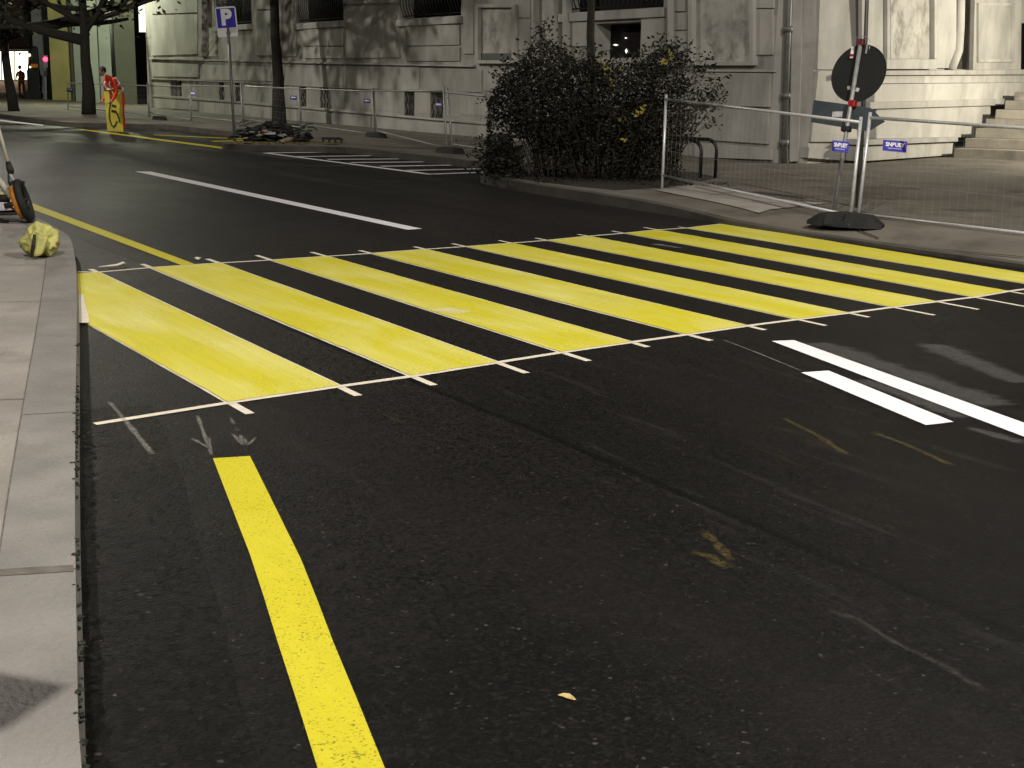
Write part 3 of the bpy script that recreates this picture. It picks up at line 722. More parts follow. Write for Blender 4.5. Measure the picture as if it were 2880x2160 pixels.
# mouldings and raised stone slabs; the joints between them are real gaps
md = MB()
def ledge(pts, h, off, th=None):
    for (xa, ya), (xb, yb) in zip(pts[:-1], pts[1:]):
        md.prism([onM(xa, ya, off), onM(xb, yb, off), onM(xb, yb + h, off), onM(xa, ya + h, off)], -MN * (off + .02))
ledge([(322, 124), (438, 128), (745, 135.5), (1020, 141)], 3.2, .10)
ledge([(1488, 150), (1671, 151.5)], 4.0, .05)
ledge([(325, 204.5), (520, 219), (712, 235.5), (980, 259), (1052, 265.5), (1300, 284), (1530, 303)], 4.0, .07)
ledge([(325, 168), (520, 176), (712, 186), (960, 196), (1052, 203)], 3, .05)
md.build('moulding', 'stone2', bl)
sl_ = MB()
def slabM(x0, y0, x1, y1, off=.05, sl=0.0, t=None): plate(sl_, onM, rect(x0, y0, x1, y1, sl), off, off + .01)
for q in ((327, 34, 426, 120, -.035), (327, -60, 426, 30, -.035), (552, 24, 596, 120, -.02), (552, -60, 596, 20, -.03), (606, 8, 640, 122, -.01),
          (655, 62, 738, 99, -.01), (655, 102, 738, 126, -.005), (747, 14, 862, 126, -.02), (747, -60, 862, 9, -.03),
          (875, 56, 992, 99, -.02), (875, 102, 992, 132, -.005), (1000, -60, 1022, 116, 0), (1114, 42, 1145, 118, 0), (1114, -60, 1145, 38, 0),
          (1230, 48, 1275, 100, -.01), (1385, 38, 1435, 150, 0), (1447, -60, 1480, 24, 0), (1447, 28, 1484, 64, 0), (1447, 68, 1484, 144, 0),
          (1627, -60, 1670, 17, 0), (1627, 20, 1668, 118, 0), (447, 60, 465, 122, 0)):
    slabM(q[0], q[1], q[2], q[3], .045, q[4])
for q in ((329, 130, 428, 165, .012), (436, 133, 610, 172, .02), (616, 140, 740, 183, .02), (746, 142, 905, 190, .02), (911, 147, 1040, 196, .025),
          (1046, 150, 1300, 196, .02), (1306, 156, 1480, 220, .03)):
    slabM(q[0], q[1], q[2], q[3], .035, q[4])
for x0, x1, ya, yb in ((330, 425, 210, 229), (431, 520, 219, 241), (526, 640, 228, 253), (646, 800, 240, 268), (806, 970, 254, 284), (976, 1120, 266, 297), (1126, 1300, 280, 309), (1306, 1480, 292, 322)):
    plate(sl_, onM, [(x0, ya), (x1, ya + (x1 - x0) * .077), (x1, yb + (x1 - x0) * .09), (x0, yb + 4)], .05, .06)
plate(sl_, onM, [(1500, 157), (1662, 158), (1660, 231), (1500, 226)], .06, .07)
plate(sl_, onM, [(1500, 234), (1658, 240), (1657, 311), (1500, 300)], .06, .07)
plate(sl_, onM, [(1500, 306), (1664, 320), (1664, 345), (1500, 339)], .07, .08)
sl_.build('stone_slabs', 'stone2', bl)
for x0, x1, nm in ((428, 436, 0), (598, 606, 0), (1147, 1152, 0), (1176, 1196, 1), (1214, 1222, 0), (1440, 1445, 0)):
    m = MB(); plate(m, onM, rect(x0, -70, x1, 122 if x0 < 1100 else 200), .16, .18); m.build('pilaster', 'stone2', bl, bevel=.02)
def panel(x0, y0, x1, y1, fr=6):
    m = MB(); plate(m, onM, rect(x0 + fr, y0 + fr, x1 - fr, y1 - fr), .012, .02); m.build('carved_panel', 'marble', bl)
    m = MB()
    for r_ in (rect(x0, y0, x0 + fr, y1), rect(x1 - fr, y0, x1, y1), rect(x0 + fr, y1 - fr, x1 - fr, y1), rect(x0 + fr, y0, x1 - fr, y0 + fr)): plate(m, onM, r_, .12, .13)
    m.build('panel_frame', 'stone2', bl)
panel(1025, 9, 1112, 137, 7); panel(1486, -80, 1626, 141, 8)
m = MB(); plate(m, onM, rect(1033, 115, 1105, 129), .03, .04); m.build('slate_strip', 'slate', bl)
# drain pipe and corner pilasters
pp_ = MB(); b0 = onT(1693, 348, .12); b0.z = .1; d0 = depth(b0); pp_.tube([b0, onT(1704, 0, .12), onT(1706, -90, .12)], .06, 10)
for yy in (60, 200, 300):
    c = b0.lerp(onT(1704, 0, .12), 1 - yy / 348); pp_.tube([c - Vector((0, 0, .05)), c + Vector((0, 0, .05))], .09, 10)
pp_.build('drain_pipe', 'pole', bl, smooth=True)
m = MB(); plate(m, onT, [(1712, -80), (1738, -80), (1726, 349), (1705, 350)], .10, .2); m.build('pilaster', 'stone2', bl, bevel=.02)
m = MB(); plate(m, onS, [(1774, -80), (1845, -80), (1840, 150), (1766, 150)], .05, .2); m.build('stone_slabs', 'stone2', bl); m = MB(); plate(m, onS, [(1768, 153), (1845, 153), (1852, 306), (1752, 306)], .06, .2); m.build('stone_slabs', 'stone2', bl); m = MB(); plate(m, onS, [(1748, 318), (1854, 326), (1854, 349), (1746, 341)], .10, .2)
m.build('stone_slabs', 'stone2', bl)
# portal wall: plinth courses, panels, jambs
m = MB()
for q, off, th in (([(1866, 153), (2250, 150), (2250, 161), (1866, 163)], .30, .3), ([(1870, 163), (2250, 161), (2250, 178), (1872, 181)], .20, .2),
                   ([(1889, 182), (2250, 178), (2250, 215), (1889, 221)], .26, .25), ([(1880, 221), (2185, 213), (2185, 227), (1880, 236)], .32, .32),
                   ([(1893, 237), (2140, 228), (2140, 296), (1893, 300)], .26, .26), ([(1870, 302), (2070, 296), (2070, 306), (1868, 314)], .40, .4),
                   ([(1862, 316), (2060, 308), (2060, 335), (1862, 349)], .32, .32)):
    pts = [onR(x, y, off) for x, y in q]
    m.prism(pts, -RN * th)
m.build('portal_plinth', 'stone2', bl, bevel=.012)
m = MB()
plate(m, onR, rect(1862, -90, 1916, 148), .06, .07); m.build('stone_slabs', 'stone2', bl); m = MB(); plate(m, onR, rect(2024, -90, 2066, 147), .10, .11); m.build('stone_slabs', 'stone2', bl); m = MB()
plate(m, onR, [(2108, -90), (2208, -90), (2205, 150), (2102, 151)], .08, .09)
m.build('stone_slabs', 'stone2', bl)
m = MB(); plate(m, onR, rect(1924, -90, 2019, 127), .03, .04); m.build('carved_panel', 'marble', bl)
m = MB(); plate(m, onR, rect(1916, 128, 2024, 149), .16, .16); plate(m, onR, rect(1917, -90, 1923, 127), .13, .13); plate(m, onR, rect(2019, -90, 2024, 127), .13, .13); m.build('panel_frame', 'stone2', bl)
m = MB()
for r_ in (rect(2114, 6, 2120, 134), rect(2186, 6, 2192, 134), rect(2120, 6, 2186, 12), rect(2120, 128, 2186, 134)): plate(m, onR, r_, .13, .05)
m.build('panel_frame', 'stone2', bl)
m = MB(); m.tube([onR(2074, -90, .1), onR(2071, 60, .1), onR(2068, 110, .1), onR(2052, 151, .1)], .12, 12); m.build('rounded_jamb', 'stone2', bl, smooth=True)
m = MB(); plate(m, onR, rect(2209, 50, 2280, 149), .05, .06); m.build('window', 'dark', bl)
# steps climbing beside the portal wall
stp = thing('entrance_steps', G(2062, 340, .12), 'flight of grey stone steps leading up at the right edge by the lit portal', 'steps')
L0 = G(2060, 341, .12)
ed = (G(2212, 346, .12) - G(2060, 340, .12)).normalized()
for i in range(7):
    zt = .12 + .20 * (i + 1); zb = .12 + .20 * i if i else .0
    c0 = Z(L0, 0) + RD * (.60 * i)
    bk = RD * 8
    pts = [c0 + Vector((0, 0, zb)), c0 + ed * 7 + Vector((0, 0, zb)), c0 + ed * 7 + bk + Vector((0, 0, zb)), c0 + bk + Vector((0, 0, zb))]
    MB().prism(pts, (0, 0, zt - zb)).build('step', 'stepstone', stp, bevel=.012)

# ------------------------------------------------------------------ far left: arcade, shop front, trees behind
ar = thing('arcade_building', G(200, 220, .12), 'dim arcade with pillars tinted pale and yellowish as lamplight beyond the stone building', 'building')
vdir = Z(ray(200, 150), 0).normalized(); sdir = Vector((vdir.y, -vdir.x, 0))
def pillar(x0, x1, yb, m_, deep=1.0, h=9.0, dd_=0.0):
    a = G(x0, yb, .12); dp = depth(a) + dd_; b = PD(x1, yb, dp); a = PD(x0, yb, dp); a.z = b.z = .05
    MB().prism([a, b, b + vdir * deep, a + vdir * deep], (0, 0, h)).build('pillar', m_, ar)
pillar(78, 113, 213, 'greywall'); pillar(113.5, 156, 216, 'sodiumtint', .8); pillar(157, 164, 218, 'olivewall', .8); pillar(164.5, 189, 219, 'paletint', .8)  # differing tints paint in the lamplight on one kind of stone
pillar(190, 217, 222, 'paletint', .9); pillar(218, 247, 223, 'paletint', .6, dd_=1.0); pillar(250, 297, 226, 'olivewall', .6, dd_=1.5)
a = PD(70, 210, 84); b = PD(360, 215, 84); a.z = b.z = 0
MB().prism([a, b, b + vdir * 1, a + vdir * 1], (0, 0, 11)).build('back_wall', 'olivewall', ar)
m = MB(); dp = 62; pts = [PD(299, 9, dp), PD(326, 9, dp), PD(326, 69, dp), PD(301, 69, dp)]; m.prism(pts, vdir * .25)
tag(m.build('lit_sign', 'litwin'), 'glowing white sign panel high beside the left end of the stone building', 'lit sign')
shp = thing('shop_building', PD(30, 200, 95), 'pinkish distant building with a brightly lit shop front at the left edge', 'building')
dp = 98
def pq(x0, y0, x1, y1, d_): return [PD(x0, y0, d_), PD(x1, y0, d_), PD(x1, y1, d_), PD(x0, y1, d_)]
def tall(x0, x1, d_, z0, z1):
    a, b = PD(x0, 150, d_), PD(x1, 150, d_); return [Z(a, z0), Z(b, z0), Z(b, z1), Z(a, z1)]
MB().prism(tall(-120, 106, dp, 0, 14), vdir * 5).build('wall', 'pinkwall', shp)
m = MB().prism(pq(-60, 107, 60, 172, dp - .3), vdir * .2); m.build('shop_window', 'shop', shp)
MB().prism(pq(-60, 102, 64, 107, dp - 1.2), vdir * 1.3).build('awning', 'olivewall', shp)
m = MB()
for x in (2, 30): m.prism(pq(x, 107, x + 2, 172, dp - .5), vdir * .2)
m.build('window_frame', 'iron', shp)
# white barrier board before the shop
brr = thing('barrier', PD(30, 175, 70), 'low pale barrier rail in front of the bright shop front', 'barrier')
MB().prism(pq(-20, 173, 58, 176, 78), vdir * .08).build('rail', 'signwhite', brr)
for x in (-5, 55): MB().prism(pq(x, 176.1, x + 2, 203, 78), vdir * .08).build('post', 'galvd', brr)
# dark works machine
mc = thing('works_machine', G(72, 214, .12), 'dark works vehicle with small white lamps left of the grey pillar', 'vehicle')
b0 = G(72, 214, .12); dm = depth(b0)
m = MB()
m.prism([PD(57, 150, dm), PD(85, 149, dm), PD(88, 206, dm), PD(60, 206, dm)], vdir * 3.0); m.build('body', 'black', mc, bevel=.08)
m = MB(); m.prism([PD(66, 100, dm), PD(80, 99, dm), PD(84, 150, dm), PD(58, 151, dm)], vdir * 1.6); m.build('cab', 'black', mc, bevel=.1)
for x in (65, 82):
    m = MB(); c = PD(x, 206, dm); m.disc(c, sdir, Vector((0, 0, 1)), .28, .25, 20); m.build('wheel', 'rubber', mc)
for x, y, r_ in ((63, 119, .09), (65, 145, .06)):
    m = MB(); m.blob(PD(x, y, dm - .1), r_, r_, r_, 10, 8); m.build('lamp', 'lampglint', mc)
m = MB(); m.prism(pq(67, 138, 82, 146, dm - .05), vdir * .04); m.build('side_panel', 'orange', mc)
# traffic signal
b0 = G(99, 216, .12); dt = depth(b0)
tl = thing('traffic_light', b0, 'slim traffic signal showing red in front of the grey pillar', 'traffic light')
m = MB(); m.tube([b0, PD(97, 120, dt)], .06, 10); m.build('post', 'greywall', tl)
m = MB(); m.prism(pq(93, 119, 103, 147, dt - .1), vdir * .2); m.build('signal_head', 'greywall', tl, bevel=.03)
m = MB(); m.disc(PD(98, 128, dt - .12), sdir, Vector((0, 0, 1)), .12, .05, 20); m.build('red_lamp', 'redlamp', tl)
m = MB(); m.prism(pq(95, 152, 102, 164, dt - .09), vdir * .12); m.build('push_box', 'darkpole', tl)

# ------------------------------------------------------------------ trees
def limb(mb, p, d, r, L, rnd, lv, tips):
    n = 5; pts = [p]; rs = [r]; q = p.copy(); dd_ = d.normalized()
    for i in range(n):
        dd_ = (dd_ + Vector((rnd.uniform(-.22, .22), rnd.uniform(-.22, .22), rnd.uniform(-.10, .16)))).normalized()
        q = q + dd_ * (L / n); pts.append(q); rs.append(r * (1 - .6 * (i + 1) / n))
    mb.tube(pts, rs, 7 if lv < 2 else 5)
    tips.append((pts[-1], dd_)); tips.append((pts[3], dd_))
    if lv < 3:
        for _ in range(3 if lv < 2 else 2):
            i = rnd.randint(2, n); v = Vector((rnd.uniform(-1, 1), rnd.uniform(-1, 1), rnd.uniform(-.2, .8)))
            limb(mb, pts[i], dd_ + v * .9, rs[i] * .75, L * .62, rnd, lv + 1, tips)
def leafcloud(mb, tips, rnd, per, rad, size):
    for p, d in tips:
        for _ in range(per):
            c = p + Vector((rnd.gauss(0, rad), rnd.gauss(0, rad), rnd.gauss(0, rad * .8)))
            a = Vector((rnd.uniform(-1, 1), rnd.uniform(-1, 1), rnd.uniform(-.7, .7))).normalized(); b2 = a.cross(Vector((rnd.uniform(-1, 1), rnd.uniform(-1, 1), rnd.uniform(-1, 1)))).normalized()
            s = size * rnd.uniform(.6, 1.3)
            mb.add([c - a * s, c + b2 * s * .5, c + a * s, c - b2 * s * .5], [(0, 1, 2, 3)])
def tree(name, trunk, rad, lab, sd, limbs, leaves=(10, .35, .11), h0=3.2):
    rnd = random.Random(sd)
    base = trunk[0]; t = thing(name, base, lab, 'tree', 'street trees on the far pavement')
    m = MB(); n = len(trunk)
    pts = resample(trunk, .4); N = len(pts)
    pts = [p + Vector((noise.noise(p * 1.3) * .05, noise.noise(p * 1.1 + Vector((9, 0, 0))) * .05, 0)) if 0 < i < N - 1 else p for i, p in enumerate(pts)]
    rs = [rad * (1.0 - .42 * i / N) + (rad * .25 * max(0, 1 - i / 2.5)) for i in range(N)]
    m.tube(pts, rs, 10); m.build('trunk', 'bark', t, smooth=True)
    br = MB(); tips = []
    for (p, d, r, L) in limbs: limb(br, p, d, r, L, rnd, 0, tips)
    top = pts[-1]
    for k in range(5):
        a = 2 * PI * k / 5 + rnd.uniform(-.3, .3); limb(br, top - Vector((0, 0, .2)), Vector((math.cos(a), math.sin(a), .9)), rs[-1] * .8, 2.2, rnd, 0, tips)
    br.build('limbs', 'bark', t, smooth=True)
    cr = MB(); leafcloud(cr, tips, rnd, *leaves); cr.build('crown', 'leaft', t)
    return t
def seg(px, d_): return [PD(x, y, d_) for x, y in px]
b = G(603, 268, .12); d1 = depth(b)
t0 = PD(590, -40, d1)
lm = [(t0 + Vector((0, 0, dz)), Vector(dv), .11, L_ * 1.2) for dz, dv, L_ in ((-.3, (-.45, -1, .02), 5.2), (-.1, (-.75, -.9, .04), 4.6), (.2, (-.25, -1, .06), 5.5), (.5, (-.9, -.5, .1), 4.0), (.8, (-.5, -1, .1), 5.0), (-.2, (-.1, -1, .03), 4.6))]
tree('street_tree', [b] + seg([(601, 200), (596, 80), (592, 0), (590, -60)], d1), .19, 'tall dark tree trunk standing behind the heap, before the stone building', 11, lm, (26, .34, .14))
b = G(192, 247, .12); d2 = depth(b)
lm = [(PD(182, 88, d2), PD(60, 70, d2) - PD(182, 90, d2), .20, 3.0), (PD(180, 50, d2), PD(110, 0, d2) - PD(180, 50, d2), .12, 2.6), (PD(186, 45, d2), PD(300, 20, d2) - PD(186, 45, d2), .11, 2.8),
      (PD(184, 70, d2), PD(240, 10, d2) - PD(184, 70, d2), .09, 2.2), (PD(180, 20, d2), PD(60, 10, d2) - PD(180, 20, d2), .10, 3.0)]
tree('street_tree', [b] + seg([(190, 200), (184, 100), (178, 0), (176, -50)], d2), .20, 'dark tree with a low forked limb left of the person with the stencil board', 12, lm, (8, .42, .10))
b = G(30, 240, .12); d3 = depth(b)
lm = [(PD(12, 75, d3), PD(150, 68, d3) - PD(12, 85, d3), .26, 4.4), (PD(14, 78, d3), PD(95, -10, d3) - PD(14, 78, d3), .13, 3.0), (PD(8, 40, d3), PD(100, 20, d3) - PD(8, 40, d3), .10, 2.8), (PD(6, 20, d3), PD(-60, -10, d3) - PD(6, 20, d3), .1, 2.5)]
tree('street_tree', [b] + seg([(24, 200), (12, 130), (6, 40), (3, -40)], d3), .16, 'dark leaning tree at the left edge before the lit shop front', 13, lm, (7, .45, .11))
# thin mast, leaning
b = G(251, 232, .12); dm_ = depth(b)
m = MB(); m.tube([b, PD(244, 120, dm_), PD(235, -40, dm_)], [.10, .09, .08], 10)
tag(m.build('lamp_mast', 'darkpole', smooth=True), 'slim black leaning mast behind the person with the stencil board', 'mast')
b = G(1281, 372, .12); dm_ = depth(b) + .6
bb = PD(1281, 372, dm_); bb.z = .12; tp = PD(1275, -110, dm_)
lm = [(tp + Vector((0, 0, dz + 1.4)), Vector((math.cos(a), math.sin(a), .5)), .05, 2.3) for dz, a in ((.1, .3), (.3, 1.9), (.5, 3.6), (.2, 5.0), (.9, 2.6), (1.0, .9))]
tree('street_tree', [bb, PD(1277, 140, dm_), tp, tp + Vector((.05, .1, 3.4))], .072, 'thin black trunk of a young tree rising out of the big shrub', 14, lm, (22, .30, .12))
# ------------------------------------------------------------------ parking sign
b = G(507, 304, .12); dp = depth(b)
ps = thing('parking_sign', b, 'blue parking sign with white P over a small wheelchair plate on a thin post', 'road sign')
m = MB(); m.tube([b, PD(492, 45, dp)], .032, 10); m.build('post', 'pole', ps, smooth=True)
n = (FW * -1); n.z = 0; n.normalize(); ax = Vector((-n.y, n.x, 0)); up = Vector((0, 0, 1))
if ax.dot(RT) < 0: ax = -ax
c0 = PD(490.5, 47.5, dp) + n * .05; lean = (PD(492, 45, dp) - b); lean = (lean - n * lean.dot(n)).normalized(); ax2 = (ax - lean * ax.dot(lean)).normalized()
px = dp / (F_PX / S0)
def rr(c, hw, hh, rad, th, nn):
    pts = []
    for sx_, sy_, a0 in ((1, 1, 0), (-1, 1, PI / 2), (-1, -1, PI), (1, -1, 1.5 * PI)):
        for k in range(5):
            t = a0 + PI / 2 * k / 4; pts.append(c + ax2 * (sx_ * (hw - rad) + rad * math.cos(t)) + lean * (sy_ * (hh - rad) + rad * math.sin(t)))
    return MB().prism(pts, nn * th)
rr(c0, 22.3 * px, 31.5 * px, .05, .02, -n).build('panel', 'signwhite', ps)
rr(c0 + lean * 8.2 * px + n * .001, 20 * px, 20.3 * px, .02, .006, n).build('blue_field', 'blue', ps)
m = MB(); text_mesh(m, 'P', 44 * px, c0 + lean * 8.0 * px + n * .008, ax2, lean, .004, bold=.022); m.build('letter', 'signwhite', ps)
m = MB(); cw = c0 - lean * 22 * px + ax2 * 1.0 * px + n * .004
m.ring(cw - lean * 1.5 * px, ax2, lean, 3.6 * px, .006, 18, 5); m.tube([cw + lean * 5.5 * px, cw + lean * 1 * px, cw + lean * .5 * px + ax2 * 3.5 * px, cw - lean * 4 * px + ax2 * 5.5 * px], .008, 5); m.blob(cw + lean * 7.2 * px, .018, .018, .018, 8, 6); m.build('wheelchair_symbol', 'slate', ps)
m = MB(); cw2 = c0 - lean * 17 * px + ax2 * 13 * px + n * .002; m.frame_box(cw2, ax2, lean, n, 8 * px, 6 * px, .002); m.build('grey_sticker', 'sticker', ps)

# ------------------------------------------------------------------ temporary site fences
def fence_panel(lab, xb0, yb0, xt0, yt0, xb1, yb1, xt1, yt1, rail_lo0=None, rail_lo1=None, m_='galvd', rad=.021, plaque=None, tmesh=True, grp='low wire mesh fences in the distance', z=.12, rt0=None, rt1=None):
    a0 = G(xb0, yb0, z); a1 = G(xb1, yb1, z); t0 = PD(xt0, yt0, depth(a0)); t1 = PD(xt1, yt1, depth(a1))
    f = thing('mesh_fence', a0, lab, 'fence', grp)
    MB().tube([a0, t0], rad, 10).build('post', m_, f, smooth=True); MB().tube([a1, t1], rad, 10).build('post', m_, f, smooth=True)
    u0 = a0.lerp(t0, .93) if rt0 is None else PD(*rt0, depth(a0)); u1 = a1.lerp(t1, .93) if rt1 is None else PD(*rt1, depth(a1))
    l0 = a0.lerp(t0, .12) if rail_lo0 is None else PD(*rail_lo0, depth(a0)); l1 = a1.lerp(t1, .05) if rail_lo1 is None else PD(*rail_lo1, depth(a1))
    MB().tube([u0, u1], rad * .9, 10).build('rail', m_, f, smooth=True); MB().tube([l0, l1], rad * .85, 10).build('rail', m_, f, smooth=True)
    wr = MB(); L = (u1 - u0).length; nv = int(L / .10); nh = 6
    for k in range(1, nv): wr.tube([l0.lerp(l1, k / nv), u0.lerp(u1, k / nv)], .0004 if grp.endswith('foreground') else .0009, 4, False)
    for k in range(1, nh): wr.tube([l0.lerp(u0, k / nh), l1.lerp(u1, k / nh)], (.0004 if k != 2 else .0014) if grp.endswith('foreground') else .0011, 4, False)
    wr.build('wire_mesh', 'galvd', f)
    if plaque:
        quad, dpt, txt = plaque
        P = [PD(x, y, depth(a0.lerp(a1, dpt))) for x, y in quad]; e1 = (P[1] - P[0]); e2 = (P[0] - P[3]); nrm = e1.cross(e2).normalized()
        if nrm.dot(EYE - P[0]) < 0: nrm = -nrm
        o = MB().prism(P, nrm * .006).build('plaque', 'blue', f)
        if txt:
            cen = sum(P, Vector()) / 4; axx = e1.normalized(); ayy = nrm.cross(axx).normalized()
            m = MB(); hh = e2.length; ww = e1.length
            text_mesh(m, 'SNBUEY', hh * .52, cen + ayy * hh * .10 + nrm * .008, axx, ayy, .002, bold=hh * .022, sx=ww * .84 / (hh * .52 * 3.9)); m.build('lettering', 'signwhite', o)
            m = MB(); rnd = random.Random(2); xx = -.30
            while xx < .28:
                l_ = rnd.uniform(.04, .11); m.frame_box(cen + axx * ww * (xx + l_ / 2) - ayy * hh * .24 + nrm * .008, axx, ayy, nrm, ww * l_ / 2 * .8, hh * .035, .001); xx += l_
            m.build('small_print_line', 'sticker', o)
        else:
            cen = sum(P, Vector()) / 4; axx = e1.normalized(); ayy = nrm.cross(axx).normalized()
            m = MB(); m.frame_box(cen + ayy * e2.length * .1 + nrm * .008, axx, ayy, nrm, e1.length * .38, e2.length * .2, .001); m.build('lettering', 'signwhite', o)
    return f
fA = fence_panel('low galvanised mesh fence between the big shrub and the leaning sign', 1430, 408, 1439, 205, 1837, 472, 1860, 253, (1432, 379), (1834.5, 465), 'galv', .019,
                 ([(1798, 303), (1834, 307), (1832, 331), (1797, 326)], .86, True), grp='low wire mesh fences in the foreground', rt0=(1438, 214), rt1=(1858, 264))
fB = fence_panel('low mesh fence leaving the picture at the right before the steps', 1854, 468, 1880, 243, 2420, 536, 2440, 300, (1857, 462), (2422, 528), 'galv', .019,
                 ([(1908, 302), (1960, 306), (1957, 330), (1906, 325)], .10, True), grp='low wire mesh fences in the foreground', rt0=(1879, 254), rt1=(2438, 292))
FP = [((147, 237, 147, 175), (321, 252, 318, 180), (151, 194), 'mesh fence left of the person, in front of the arcade pillars'),
      ((324, 252, 320, 180), (412, 262, 411, 181), None, 'short mesh fence at the left end of the stone building'),
      ((414, 262, 413, 181), (525, 267, 520, 180), (416, 202), 'mesh fence left of the parking sign, before the small basement windows'),
      ((528, 267, 523, 180), (649, 280, 645, 185), (634, 211), 'mesh fence directly behind the tree trunk and the heap'),
      ((652, 280, 647, 185), (810, 295, 804, 190), (793, 218), 'mesh fence between the tree trunk and the middle fence foot'),
      ((814, 295, 807, 189), (965, 327, 958, 187), (947, 226), 'mesh fence behind the hatched bay, near the tree shadows'),
      ((978, 328, 966, 190), (1130, 342, 1122, 206), None, 'mesh fence disappearing behind the left side of the shrub')]
for a_, b_, pl, lab in FP:
    pq_ = None
    if pl:
        x, y = pl; t = (x - a_[0]) / (b_[0] - a_[0]); hw, hh = 4.5 + y * .012, 4.2
        pq_ = ([(x - hw, y - hh), (x + hw, y - hh + .8), (x + hw, y + hh + .8), (x - hw, y + hh)], max(0, min(1, t)), False)
    fence_panel(lab, *a_, *b_, plaque=pq_)
# rubber feet
def foot(lab, p, L, Wd, H, rz, holes=False):
    f = thing('fence_foot', p, lab, 'fence foot', 'black rubber fence feet')
    m = MB(); prof = [(-.5, 0), (-.5, .3), (-.32, .92), (-.1, 1), (.1, 1), (.32, .92), (.5, .3), (.5, 0)]
    u = Vector((math.cos(rz), math.sin(rz), 0)); v = Vector((-u.y, u.x, 0))
    n = 9; rows = []
    for x, h in prof:
        ww = Wd * (.38 if abs(x) > .45 else (.9 if abs(x) > .2 else 1)) * .5
        rows.append([p + u * x * L - v * ww, p + u * x * L - v * ww * .72 + Vector((0, 0, h * H)), p + u * x * L + v * ww * .72 + Vector((0, 0, h * H)), p + u * x * L + v * ww])
    for r1, r2 in zip(rows[:-1], rows[1:]):
        for k in range(3): m.quad(r1[k], r1[k + 1], r2[k + 1], r2[k])
    m.poly(rows[0]); m.poly(rows[-1])
    m.build('body', 'rubber', f, bevel=.008)
    if holes:
        g = MB()
        g.prism([p - u * L * .22 - v * Wd * .5 * t + Vector((0, 0, hh)) for t, hh in ((1.01, .005), (1.01, H * .2), (.70, H * 1.02), (.55, H * 1.03))] , u * L * .12); g.build('grip_recess', 'black', f)
        g = MB(); g.prism([p + u * L * .02 - v * Wd * .5 * t + Vector((0, 0, hh)) for t, hh in ((.85, H * .6), (.66, H * 1.03), (.55, H * 1.03))], u * L * .02 - v * .03); g.build('slot', 'black', f)
    return f
pA, pB = G(1748, 485, .09), G(1906, 497, .09)
cf = (pA + pB) / 2 + Vector((.03, .03, 0)); cf.z = .10
foot('large black rubber block under the foreground fences beside the crossing', cf, (pB - pA).length * 1.02, .36, .13, math.atan2((pB - pA).y, (pB - pA).x), True)
for x, y, lab in ((345, 259, 'flat black fence foot left of the parking sign'), (812, 297, 'black fence foot behind the kerb at the middle fence joint'), (640, 278, 'black fence foot right of the tree trunk'), (972, 331, 'black fence foot left of the shrub')):
    foot(lab, G(x, y, .12), .85, .3, .12, PI / 2 + .1)

# ------------------------------------------------------------------ leaning sign seen from behind
b = G(1801, 455, .12); dp = depth(b); top = PD(1860, 88, dp)
sg = thing('turned_sign', b, 'leaning pole with a round sign and an arrow plate seen from their dark backs', 'road sign')
MB().tube([b, top], .024, 12).build('pole', 'galvd', sg, smooth=True)
uu = (top - b).normalized(); vv = (b.lerp(top, .7) - EYE).normalized(); r_ = vv.cross(uu).normalized()
if r_.dot(RT) < 0: r_ = -r_
v_ = uu.cross(r_).normalized()
if v_.dot(vv) < 0: v_ = -v_
yw = math.radians(27)
lat = (r_ * math.cos(yw) - v_ * math.sin(yw)).normalized(); nrm = uu.cross(lat).normalized()
if nrm.dot(vv) < 0: nrm = -nrm
p0 = top + nrm * .045
pxm = dp / (F_PX / S0)
cdisc = RP(1854.5, 158.5, p0, nrm)
MB().disc(cdisc, lat, nrm.cross(lat).normalized(), 62.7 * pxm, .004 if (lat.cross(nrm.cross(lat))).dot(nrm) > 0 else .004, 56).build('round_plate', 'signback', sg)
MB().ring(cdisc, lat, uu, 62.3 * pxm, .006, 56, 6).build('plate_rim', 'signback', sg, smooth=True)
quad = [(1757.7, 216), (1820, 224), (1881.5, 233.7), (1911.5, 262.5), (1876.5, 283.7), (1815, 274), (1751.5, 263.7)]
MB().prism([RP(x, y, p0, nrm) for x, y in quad], nrm * .004).build('arrow_plate', 'plateback', sg)
for (x, y), cl in (((1858.5, 92), 'maroon'), ((1840.5, 224), 'red')):
    c = RP(x, y, top, nrm); MB().frame_box(c + nrm * .01, lat, uu, nrm, .042, .038, .035).build('clamp', cl, sg, bevel=.008)
c = RP(1828, 279, top, nrm); MB().frame_box(c, lat, uu, nrm, .05, .028, .04).build('clamp', 'black', sg, bevel=.008)
st = MB()
def sticker(x, y, hx, hy, m_='sticker', rot=0.0):
    c = RP(x, y, p0, nrm) - nrm * .004; l2 = lat * math.cos(rot) + uu * math.sin(rot); u2 = uu * math.cos(rot) - lat * math.sin(rot)
    MB().frame_box(c, l2, u2, nrm, hx * pxm, hy * pxm, .0015).build('sticker', m_, sg)
sticker(1809, 247, 12, 6); sticker(1834, 190, 3.2, 4.2, rot=.3); sticker(1852.5, 194, 4, 4, rot=-.3)
m = MB(); c = RP(1842, 114, p0, nrm) - nrm * .012; m.frame_box(c, lat, uu, nrm, .016, .065, .008); m.build('bracket', 'signwhite', sg)
m = MB(); c = RP(1873, 107, p0, nrm) - nrm * .012; m.frame_box(c, lat, uu, nrm, .009, .05, .008); m.build('bracket', 'galvd', sg)
m = MB(); c = RP(1841, 120.5, p0, nrm) - nrm * .022; m.frame_box(c, lat, uu, nrm, .02, .012, .006); m.build('bracket_tip', 'red', sg)
